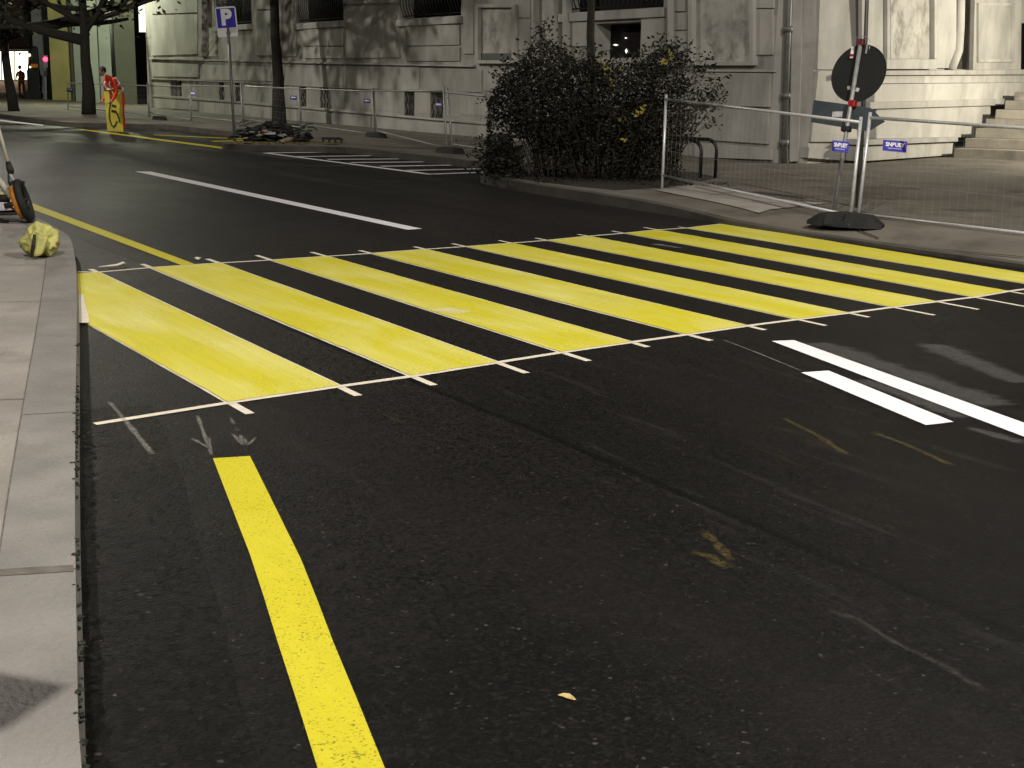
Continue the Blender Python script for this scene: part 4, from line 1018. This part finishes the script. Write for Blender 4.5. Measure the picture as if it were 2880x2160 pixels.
m = MB(); m.tube([RP(1850, 82, p0, nrm), RP(1860, 78, p0, nrm), RP(1874, 79, p0, nrm), RP(1880, 90, p0, nrm), RP(1878, 106, p0, nrm)], .004, 5); m.build('wire_loop', 'galvd', sg)
# slim mast behind the sign
dq = depth(cdisc) + .45; bb = PD(1851, 469, dq); bb.z = .1
tag(MB().tube([bb, PD(1865, 224, dq), PD(1873, -10, dq), PD(1877, -120, dq)], [.030, .026, .022, .022], 10).build('lamp_mast', 'darkpole', smooth=True), 'slim dark mast behind the round sign, rising out of the picture', 'mast')

# ------------------------------------------------------------------ hoop rails around the shrub
def hoop(lab, x0, y0, x1, y1, hgt, rad=.028, m_='iron'):
    a, b = G(x0, y0, .12), G(x1, y1, .12); d = (b - a).normalized(); pts = [a]
    r = .16; up = Vector((0, 0, 1)); a2, b2 = a + up * (hgt - r), b + up * (hgt - r)
    for k in range(7): t = PI / 2 * k / 6; pts.append(a2 + d * (r - r * math.cos(t)) + up * r * math.sin(t))
    for k in range(7): t = PI / 2 * (1 - k / 6); pts.append(b2 - d * (r - r * math.cos(t)) + up * r * math.sin(t))
    pts.append(b)
    o = MB().tube(pts, rad, 10).build('hoop_rail', m_, smooth=True)
    tag(o, lab, 'railing', 'black hoop rails at the shrub')
hoop('grey hoop rail half swallowed by the left side of the shrub, its bend shining', 1070, 371, 1143, 379, .55, .024, 'galvd')
hoop('black hoop rail at the right side of the shrub, nearer the trunk of leaves', 1395, 379, 1512, 385, .55)
hoop('black hoop rail standing furthest right beside the shrub, behind the mesh fence', 1425, 377, 1545, 384, .56)

# ------------------------------------------------------------------ the big shrub
rnd = random.Random(21)
cbx = G(1290, 388, .12); dB = depth(cbx) + .35; cbx = PD(1290, 386, dB); cbx.z = .12
sh = thing('shrub', cbx, 'large dark leafy shrub with bare stems on its right and a few yellow leaves', 'shrub')
pxB = dB / (F_PX / S0); rt2 = Z(RT, 0).normalized(); fw2 = Z(FW, 0).normalized()
prof = [(1040, 300), (1052, 215), (1075, 165), (1105, 140), (1140, 112), (1158, 76), (1180, 84), (1205, 110), (1230, 122), (1265, 128), (1300, 132), (1340, 126), (1375, 128), (1405, 100), (1432, 84), (1455, 92), (1478, 105), (1500, 126), (1520, 150), (1540, 152), (1552, 170)]
def topy(x):
    for (x0, y0), (x1, y1) in zip(prof[:-1], prof[1:]):
        if x0 <= x <= x1: return y0 + (y1 - y0) * (x - x0) / (x1 - x0)
    return 300
gy = 388
stems = MB(); lv = MB(); ly = MB()
nst = 190
def proj(p):
    d = p - EYE; z = d.dot(FW); return ((1440 + F_PX * d.dot(RT) / z) / S0, (1080 - F_PX * d.dot(UP) / z) / S0, z)
hoopd = depth(G(1143, 379, .12)) + .06
def addleaf(c, s, mb):
    qx, qy, qz = proj(c)
    if ((1108 < qx < 1152 and 298 < qy < 318) or (1130 < qx < 1152 and qy >= 318)) and qz < hoopd: return
    a = Vector((rnd.gauss(0, 1), rnd.gauss(0, 1), rnd.gauss(-.1, .6))).normalized(); b2 = a.cross(Vector((rnd.gauss(0, 1), rnd.gauss(0, 1), rnd.gauss(0, 1)))).normalized(); n3 = a.cross(b2)
    mb.add([c - a * s, c - a * s * .1 + b2 * s * .45 + n3 * s * .12, c + a * s, c - a * s * .1 - b2 * s * .45 + n3 * s * .12], [(0, 1, 2), (0, 2, 3)])
for k in range(nst):
    xt = rnd.uniform(1046, 1550); yt = topy(xt) + (rnd.random() ** 1.6) * 200 * (.6 if xt > 1480 else 1); yt = min(yt, 345)
    xb = 1290 + (xt - 1290) * .55 + rnd.uniform(-30, 30); dv = rnd.uniform(-.75, .75) * math.sqrt(max(.05, 1 - ((xt - 1290) / 275) ** 2))
    if 1110 < xb < 1158 and dv < -.1: continue
    base = cbx + rt2 * ((xb - 1290) * pxB) + fw2 * dv * .5
    tip = cbx + rt2 * ((xt - 1290) * pxB) + fw2 * dv + Vector((0, 0, (gy - yt) * pxB))
    mid = base.lerp(tip, .5) + rt2 * ((xb - xt) * pxB * .15) + Vector((0, 0, .12))
    pts = []
    for i in range(9):
        t = i / 8; pts.append(base * (1 - t) ** 2 + mid * 2 * t * (1 - t) + tip * t * t + Vector((rnd.gauss(0, .012), rnd.gauss(0, .012), 0)))
    stems.tube(pts, [.011 * (1 - .75 * i / 8) for i in range(9)], 5)
    bare = xt > 1430
    for i in range(2, 9):
        n_l = (9 if not bare else 4) + (3 if i > 6 else 0)
        if bare and i < 6 and rnd.random() < .55: continue
        for _ in range(n_l):
            c = pts[i] + Vector((rnd.gauss(0, .085), rnd.gauss(0, .085), rnd.gauss(0, .075))); addleaf(c, rnd.uniform(.022, .046), lv)
        if i > 3 and rnd.random() < .5:      # side twig
            d = Vector((rnd.gauss(0, 1), rnd.gauss(0, 1), rnd.uniform(.1, 1))).normalized() * rnd.uniform(.1, .24)
            if bare: d *= .8
            stems.tube([pts[i], pts[i] + d * .5 + Vector((0, 0, .01)), pts[i] + d], [.005, .004, .002], 4)
            for q in range(5): addleaf(pts[i] + d * rnd.uniform(.3, 1.08) + Vector((rnd.gauss(0, .02), rnd.gauss(0, .02), rnd.gauss(0, .02))), rnd.uniform(.022, .042), lv)
# dense inner leaf mass
for _ in range(24000):
    x = rnd.uniform(1050, 1470); t_ = topy(x) + 18; y = rnd.uniform(t_, 388); dv = rnd.uniform(-.8, .8) * math.sqrt(max(.05, 1 - ((x - 1270) / 240) ** 2))
    c = cbx + rt2 * ((x - 1290) * pxB) + fw2 * dv + Vector((0, 0, (gy - y) * pxB))
    if noise.noise(c * 3.1) < -.30: continue
    addleaf(c, rnd.uniform(.018, .038), lv)
for _ in range(1500):        # low skirt on the left, hanging over the kerb
    x = rnd.gauss(1085, 30); y = rnd.uniform(300, 385); c = cbx + rt2 * ((x - 1290) * pxB) + fw2 * rnd.uniform(-.75, .3) + Vector((0, 0, max(.03, (gy - y) * pxB)))
    addleaf(c, rnd.uniform(.022, .04), lv)
for x, y in ((1296, 128), (1300, 140), (1306, 146), (1335, 150), (1341, 156), (1269, 178), (1320, 178), (1325, 174), (1440, 108), (1446, 114), (1437, 138), (1434, 132), (1388, 235), (1383, 243), (1392, 228), (1352, 258), (1376, 252), (1350, 300), (1310, 152), (1450, 122), (1290, 132), (1345, 260), (1380, 240)):
    for _ in range(2):
        addleaf(PD(x + rnd.gauss(0, 2.5), y + rnd.gauss(0, 2.5), dB - .9), rnd.uniform(.034, .055), ly)
stems.build('stems', 'stem', sh, smooth=True); lv.build('foliage', 'leaf', sh); ly.build('yellow_leaves', 'leafy', sh)
# litter of leaves on the soil edge
lt = MB()
for _ in range(260):
    c = cbx + rt2 * rnd.uniform(-1.6, 1.8) - fw2 * rnd.uniform(.55, 1.3) + Vector((0, 0, .012)); addleaf(c, rnd.uniform(.015, .035), lt)
tag(lt.build('leaf_litter', 'leaf'), 'dead leaves scattered on the ground in front of the shrub', 'leaves', kind='stuff')

# ------------------------------------------------------------------ heap of broken bits, leaf drift, black bracket
hb = G(588, 305, .12); dh = depth(hb); pxh = dh / (F_PX / S0)
hp = thing('scrap_heap', hb, 'heap of dark tools, tubes and rubble at the foot of the tree', 'heap')
rnd = random.Random(5); m = MB(); m2 = MB(); m3 = MB()
for _ in range(60):
    x = rnd.gauss(0, 1.0) * 26; h = max(0, rnd.uniform(0, 34) * (1 - abs(x) / 75)); c = hb + rt2 * (x * 1.6 * pxh) + fw2 * rnd.uniform(-.3, .6) + Vector((0, 0, h * pxh + .03))
    m.blob(c, rnd.uniform(.06, .18), rnd.uniform(.06, .14), rnd.uniform(.03, .09), 7, 5, .8, rnd.uniform(0, 50))
for _ in range(26):
    c = hb + rt2 * rnd.uniform(-.9, .9) + fw2 * rnd.uniform(-.35, .3) + Vector((0, 0, rnd.uniform(.04, .36))); d = rt2 * rnd.uniform(.15, .45) + Vector((0, 0, rnd.uniform(-.06, .12)))
    m2.tube([c, c + d * .5 + Vector((0, 0, .03)), c + d], rnd.uniform(.010, .020), 6)
for x, y, s in ((561, 300, .035), (545, 283 + 10, .03), (610, 300, .05), (622, 308, .05), (530, 306, .03), (660, 268 + 20, .03), (575, 291, .05), (615, 312, .06)):
    MB().blob(PD(x, y - 8, dh - .35), s * 2.2, s, s * .6, 8, 6, .7, x).build('pale_bit', 'beige', hp)
m.build('rubble', 'black', hp); m2.build('tubes', 'darkpole', hp)
m = MB(); m.frame_box(PD(558, 283, dh), rt2, fw2, Vector((0, 0, 1)), .42, .25, .03); m.build('flat_board', 'black', hp)
m = MB(); m.frame_box(PD(577, 287.5, dh - .3), rt2, fw2, Vector((0, 0, 1)), .18, .02, .025); m.build('blue_box', 'sticker', hp)
m = MB(); m.frame_box(PD(566, 287, dh - .31), rt2, fw2, Vector((0, 0, 1)), .04, .02, .025); m.build('red_cap', 'red', hp)
lt = MB(); rnd = random.Random(8)
for _ in range(900):
    x = rnd.uniform(500, 735); c = G(x, 309 + rnd.uniform(-2.2, 2.4) + (x - 600) * .006, .128)
    s = rnd.uniform(.025, .05); a = rnd.uniform(0, 6.3); u = Vector((math.cos(a), math.sin(a), rnd.uniform(-.3, .3))); v = Vector((-u.y, u.x, rnd.uniform(-.3, .3)))
    lt.add([c - u * s, c + v * s * .6, c + u * s, c - v * s * .6], [(0, 1, 2, 3)])
tag(lt.build('leaf_drift', 'ocher'), 'drift of yellow fallen leaves along the kerb below the heap', 'leaves', kind='stuff')
b = G(716, 308, .12); db = depth(b); bk = thing('black_trestle', b, 'low black trestle with stubby legs on the far kerb', 'trestle')
MB().prism([PD(694, 297, db), PD(730, 297.5, db), PD(740, 303, db), PD(728, 302.5, db), PD(694, 301, db)], fw2 * .3).build('top', 'black', bk)
for x in (696, 709, 722, 735): MB().prism([PD(x, 301, db), PD(x + 4, 301, db), PD(x + 4, 308, db), PD(x, 308, db)], fw2 * .06).build('leg', 'black', bk)

# ------------------------------------------------------------------ people
def skin_body(name, verts, edges, radii, m_, parent=None, sub=2):
    o0 = org(parent); me = bpy.data.meshes.new(name); me.from_pydata([Vector(v) - o0 for v in verts], edges, []); me.materials.append(MT[m_])
    o = bpy.data.objects.new(name, me); sc.collection.objects.link(o)
    if parent: o.parent = parent
    md = o.modifiers.new('skin', 'SKIN'); md.use_smooth_shade = True
    for i, r in enumerate(radii):
        me.skin_vertices[0].data[i].radius = (r, r) if not isinstance(r, tuple) else r
    me.skin_vertices[0].data[0].use_root = True
    o.modifiers.new('sub', 'SUBSURF').levels = sub; o.modifiers['sub'].render_levels = sub
    ORG[o.name] = o0; return o
def person(base, face, lab, lean=.0, s=1.0, armfwd=.4, coat='hiviz', trouser='hiviz', grp=None):
    """standing figure; face = unit direction faced; lean bends the trunk forwards"""
    t = thing('person', base, lab, 'person', grp)
    f = Vector(face).normalized(); sd = Vector((f.y, -f.x, 0)); up = Vector((0, 0, 1))
    def P(a, b_, c): return base + f * (a * s) + sd * (b_ * s) + up * (c * s)
    hip = (0, 0, .92); ca, sa = math.cos(lean), math.sin(lean)
    def T(h, fwd=0.0, side=0.0):     # along the bent trunk
        return P(hip[0] + sa * h + ca * fwd, side, hip[2] + ca * h - sa * fwd)
    V = [P(*hip), T(.25), T(.44), T(.54), T(.60, .03)]; E = [(0, 1), (1, 2), (2, 3), (3, 4)]; R = [.145, .15, .13, .06, .055]
    for q in (-1, 1):
        i = len(V); V += [P(.0, .10 * q, .86), P(.03, .12 * q, .48), P(-.01, .13 * q, .09), P(.14, .14 * q, .05)]; E += [(0, i), (i, i + 1), (i + 1, i + 2), (i + 2, i + 3)]; R += [.105, .075, .055, .045]
        i = len(V); sh_ = T(.44, 0, .19 * q); el = T(.20, armfwd * .45, .24 * q); wr = T(.10, armfwd * 1.0, .20 * q); hd = T(.08, armfwd * 1.0 + .11, .19 * q)
        V += [sh_, el, wr, hd]; E += [(2, i), (i, i + 1), (i + 1, i + 2), (i + 2, i + 3)]; R += [.070, .052, .038, .034]
    body = skin_body('body', V, E, R, coat, t)
    hc = T(.74, .06)
    hm = MB(); hm.blob(hc, .085 * s, .085 * s, .115 * s, 16, 12)
    nose = hc + f * (.09 * s * ca) - up * .02 * s; hm.blob(nose, .014 * s, .014 * s, .022 * s, 8, 6)
    for q in (-1, 1): hm.blob(hc + sd * (.086 * q * s), .012 * s, .02 * s, .03 * s, 8, 6)
    hm.build('head', 'skin', t, smooth=True)
    for q in (-1, 1): MB().blob(hc + f * .078 * s + sd * .032 * q * s + up * .012 * s, .012 * s, .012 * s, .009 * s, 8, 6).build('eye', 'hair', t)
    MB().blob(hc + up * .035 * s - f * .018 * s, .097 * s, .097 * s, .10 * s, 14, 10, .15, 4).build('hair', 'hair', t, smooth=True)
    ws = MB()
    for h in (.10, .28):
        ring = [T(h + .0, .175 * math.cos(a), .19 * math.sin(a)) for a in [2 * PI * k / 20 for k in range(21)]]
        ws.tube(ring, .022 * s, 6)
    for q in (-1, 1):
        ws.tube([T(.28, .165, .09 * q), T(.42, .13, .10 * q), T(.49, .0, .10 * q), T(.42, -.13, .10 * q), T(.28, -.165, .09 * q)], .020 * s, 6)
    ws.build('reflective_stripes', 'reflex', t, smooth=True)
    for q in (-1, 1):
        hd = T(.08, armfwd + .10, .19 * q); pm = MB(); pm.blob(hd, .035 * s, .045 * s, .028 * s, 10, 8); pm.build('palm', 'skin', t, smooth=True)
        for k in range(4):
            b_ = hd + sd * ((k - 1.5) * .019 * s) + f * .035 * s; L_ = (.06, .072, .068, .052)[k] * s
            MB().tube([b_, b_ + f * L_ * .5 - up * .012 * s, b_ + f * L_ * .75 - up * .045 * s], [.010 * s, .009 * s, .007 * s], 6).build('finger', 'skin', t, smooth=True)
        b_ = hd - sd * (.035 * q * s); MB().tube([b_, b_ - sd * .02 * q * s + f * .03 * s - up * .02 * s], [.011 * s, .008 * s], 6).build('thumb', 'skin', t, smooth=True)
    for q in (-1, 1):
        sh2 = MB(); sh2.blob(P(.05, .135 * q, .045), .05 * s, .05 * s, .045 * s, 10, 8); sh2.blob(P(.13, .14 * q, .035), .055 * s, .048 * s, .035 * s, 10, 8); sh2.build('boot', 'black', t, smooth=True)
    return t
bw = G(249, 284.5, .004); dw = depth(bw)
pb = PD(260.5, 280, dw + .42); pb.z = .0
facing = (-rt2 * .60 - fw2 * .75)
person(pb, facing, 'person in orange workwear with white reflective bands bending over the yellow stencil board', .62, 1.02, .30)
b = G(62, 214, .12); dq = 66; dq = 80; pb2 = PD(48, 204, dq); pb2.z = .0
person(pb2, -fw2, 'distant person in orange workwear standing before the lit shop front', .1, 1.1, .25)
# stencil board
sbd = thing('stencil_board', bw, 'upright yellow board with a black wheelchair stencil held on the parking line', 'board')
cr = [(224, 192), (262, 188.5), (266.5, 284.5), (232, 282.5)]
bp = [PD(x, y, dw) for x, y in cr]; bn = (bp[1] - bp[0]).cross(bp[3] - bp[0]).normalized()
if bn.dot(EYE - bp[0]) < 0: bn = -bn
MB().prism(bp, -bn * .02).build('panel', 'stencil', sbd)
def zb(x, y): return PD(184.3 + x * .1389, 76.8 + y * .1389, dw - .012)
for nm, pts, r, m_ in (('stencil_mark', [(395, 960), (380, 1110), (372, 1180), (370, 1250), (385, 1330), (410, 1395), (440, 1422), (470, 1385), (490, 1330)], .016, 'stencilcut'),
                       ('stencil_mark', [(415, 1168), (470, 1178), (490, 1210), (520, 1290), (532, 1345)], .018, 'stencilcut'), ('stencil_mark', [(420, 1085), (465, 1098)], .03, 'stencilcut'), ('stencil_mark', [(415, 1172), (472, 1184)], .03, 'stencilcut'),
                       ('red_mark', [(392, 870), (394, 960)], .03, 'red')):
    P_ = [zb(*q) for q in pts]; mb = MB()
    for a, c in zip(P_[:-1], P_[1:]):
        d = (c - a).normalized(); n = bn.cross(d).normalized() * r; mb.prism([a - n - d * r * .5, c - n + d * r * .5, c + n + d * r * .5, a + n - d * r * .5], -bn * .006)
    mb.build(nm, m_, sbd)
MB().prism([bp[0], bp[1], bp[1].lerp(bp[2], .04), bp[0].lerp(bp[3], .04)], bn * .012).build('top_edge', 'darkpole', sbd)

# ------------------------------------------------------------------ line marking cart and yellow sack on the left pavement
def lc(x, y): return (x * .199, 253.4 + y * .199)
wb = G(*lc(290, 1150), .12); dcart = depth(wb)
ct = thing('line_marking_cart', wb, 'line marking cart with an orange rimmed wheel and pale handle at the left edge', 'cart')
def K(x, y, dd_=0.0): return PD(*lc(x, y), dcart + dd_)
ca_ = K(150, 690); cb_ = K(292, 1140); wc = (ca_ + cb_) / 2; wu = (cb_ - ca_).normalized(); Rw = (cb_ - ca_).length / 2
wl = (fw2 * .975 - rt2 * .22); wl = (wl - wu * wl.dot(wu)).normalized()
nw = wu.cross(wl).normalized()
if nw.dot(rt2) < 0: nw = -nw
wh = MB().ring(wc + nw * .03, wu, wl, Rw * .86, .034, 36, 10).build('wheel', 'rubber', ct, smooth=True)
m = MB(); m.ring(wc - nw * .02, wu, wl, Rw * .66, .028, 30, 8)
for k in range(5):
    t = 2 * PI * k / 5; m.tube([wc - nw * .02, wc - nw * .03 + (wu * math.cos(t) + wl * math.sin(t)) * Rw * .62], .014, 6)
m.build('rim', 'orange', wh, smooth=True)
MB().tube([wc - nw * .14, wc + nw * .06], .022, 10).build('axle', 'black', ct)
MB().tube([K(-45, 10), K(5, 190), K(88, 490)], .016, 10).build('handle', 'beige', ct, smooth=True)
MB().tube([K(85, 485), K(110, 560), K(118, 610)], [.022, .034, .026], 10).build('grip', 'black', ct, smooth=True)
MB().tube([K(100, 600), K(150, 690)], .010, 8).build('strut', 'galvd', ct); MB().tube([K(95, 610), K(92, 720)], .009, 8).build('strut', 'black', ct)
m = MB(); m.prism([K(80, 700), K(150, 690), K(225, 700), K(215, 790), K(160, 800), K(95, 750)], fw2 * .12); m.build('motor_housing', 'black', ct, bevel=.015)
MB().tube([K(-60, 640), K(10, 710), K(120, 870)], .030, 10).build('beam', 'beige', ct, smooth=True)
m = MB(); m.prism([K(-160, 930), K(60, 930), K(130, 1010), K(-160, 1025)], fw2 * .28); m.build('paint_tray', 'tray', ct, bevel=.01)
MB().tube([K(-30, 880), K(95, 880)], .035, 10).build('roller', 'black', ct, smooth=True)
m = MB(); m.prism([K(112, 855), K(160, 860), K(166, 905), K(120, 905)], fw2 * .06); m.build('yellow_nozzle', 'yellow', ct)
m = MB(); m.prism([K(-160, 1035), K(212, 1030), K(215, 1062), K(-160, 1075)], fw2 * .30); m.build('base_frame', 'black', ct, bevel=.01)
m = MB(); m.tube([K(-20, 1100), K(60, 1150), K(20, 1120), K(90, 1130)], .016, 6); m.build('hose', 'rubber', ct, smooth=True)
c2 = wc - nw * .75 + Vector((0, 0, .0)); w2 = MB().ring(c2, wu, wl, Rw * .82, .05, 36, 10).build('wheel', 'rubber', ct, smooth=True)

bc = G(92, 556, .12); dbg = depth(bc); pxb = dbg / (F_PX / S0)
bc2 = PD(89, 522, dbg + .06)
sk = thing('yellow_sack', bc, 'crumpled yellow plastic sack with a dark strap lying on the left pavement', 'sack')
m = MB(); base = len(m.v)
nseg, nr = 44, 30
for i in range(nr + 1):
    th = PI * i / nr
    for k in range(nseg):
        ph = 2 * PI * k / nseg; d = Vector((math.sin(th) * math.cos(ph), math.sin(th) * math.sin(ph), math.cos(th)))
        rdg = 1.02 - abs(noise.noise(d * 1.7 + Vector((3, 1, 7)))) * .70 - abs(noise.noise(d * 3.3)) * .16 + .28 * noise.noise(d * 1.3 + Vector((5, 5, 0)))
        p = bc2 + rt2 * (d.x * 43 * pxb * rdg) + fw2 * (d.y * .16 * rdg) + Vector((0, 0, d.z * 41 * pxb * rdg)) + rt2 * (d.z * 5 * pxb)
        if p.z < .123: p.z = .123 + .002 * d.x
        m.v.append(p)
for i in range(nr):
    for k in range(nseg): m.f.append((i * nseg + k, i * nseg + (k + 1) % nseg, (i + 1) * nseg + (k + 1) % nseg, (i + 1) * nseg + k))
m.build('sack_body', 'bag', sk, smooth=True)
MB().tube([PD(75, 508, dbg - .10), PD(71, 530, dbg - .14), PD(69, 552, dbg - .12)], .012, 8).build('strap', 'black', sk)
m = MB(); m.prism([PD(77, 506, dbg - .11), PD(104, 512, dbg - .11), PD(88, 553, dbg - .13), PD(70, 556, dbg - .13)], fw2 * .05); m.build('folded_flap', 'bag', sk, bevel=.02)

# ------------------------------------------------------------------ street lamps hung over the road (outside the picture): the light of the place
def street_lamp(loc, power, col, lab, aim=(0, 0, -1), size=.35, spot=None):
    t = thing('street_lamp', loc, lab, 'street lamp', 'street lamps hung above the road')
    l = Vector(loc)
    m = MB(); m.prism([l + Vector((.30 * math.cos(a), .30 * math.sin(a), .05)) for a in [2 * PI * k / 16 for k in range(16)]], (0, 0, .12)); m.build('housing', 'darkpole', t)
    m = MB(); m.tube([l + Vector((0, 0, .17)), l + Vector((0, 0, .8))], .015, 6); m.tube([l + Vector((-12, 0, .95)), l + Vector((0, 0, .8)), l + Vector((12, 0, .95))], .008, 5); m.build('cable', 'iron', t)
    m = MB(); m.disc(l + Vector((0, 0, .045)), Vector((1, 0, 0)), Vector((0, 1, 0)), .24, .004, 24); m.build('lens', 'lens', t)
    ld = bpy.data.lights.new('lamp', 'SPOT' if spot else 'POINT'); ld.energy = power; ld.color = col; ld.shadow_soft_size = size * .5
    lo = bpy.data.objects.new('lamp', ld); sc.collection.objects.link(lo); lo.parent = t; lo.location = (0, 0, -.15)
    if spot:
        ld.spot_size = spot; ld.spot_blend = .6; lo.rotation_euler = Vector(aim).to_track_quat('-Z', 'Y').to_euler()
WARM = (1.0, .945, .865)
street_lamp((-2.0, 1.0, 10.0), 4700, WARM, 'round lamp hung above the left pavement behind the crossing', size=.4)
street_lamp((8.8, 1.6, 10.0), 4500, WARM, 'round lamp hung above the road right of the crossing', size=.4)
street_lamp((5.0, 35.5, 8.5), 3000, (1.0, .94, .83), 'round lamp hung above the middle of the road beyond the crossing', size=.3)
street_lamp((15.0, 58.0, 7.2), 2500, (.95, 1.0, .74), 'round greenish lamp hung above the distant road', size=.4)
street_lamp((25.2, 13.4, 3.2), 2300, (1.0, .93, .76), 'floodlight hung before the portal of the stone building', aim=(-.25, .85, -.42), size=.4, spot=math.radians(172))
# unseen block added left of the picture to cast the shadow on the pavement
lb = thing('shadow_block', (.22, 2.50, .12), 'grey square block added out of view to shade the left pavement', 'shadow caster')
MB().box((.22, 2.50, .55), .085, .085, .43, .7).build('body', 'pole', lb, bevel=.01)
MB().box((.22, 2.50, .995), .09, .09, .012, .7).build('block_top', 'darkpole', lb)
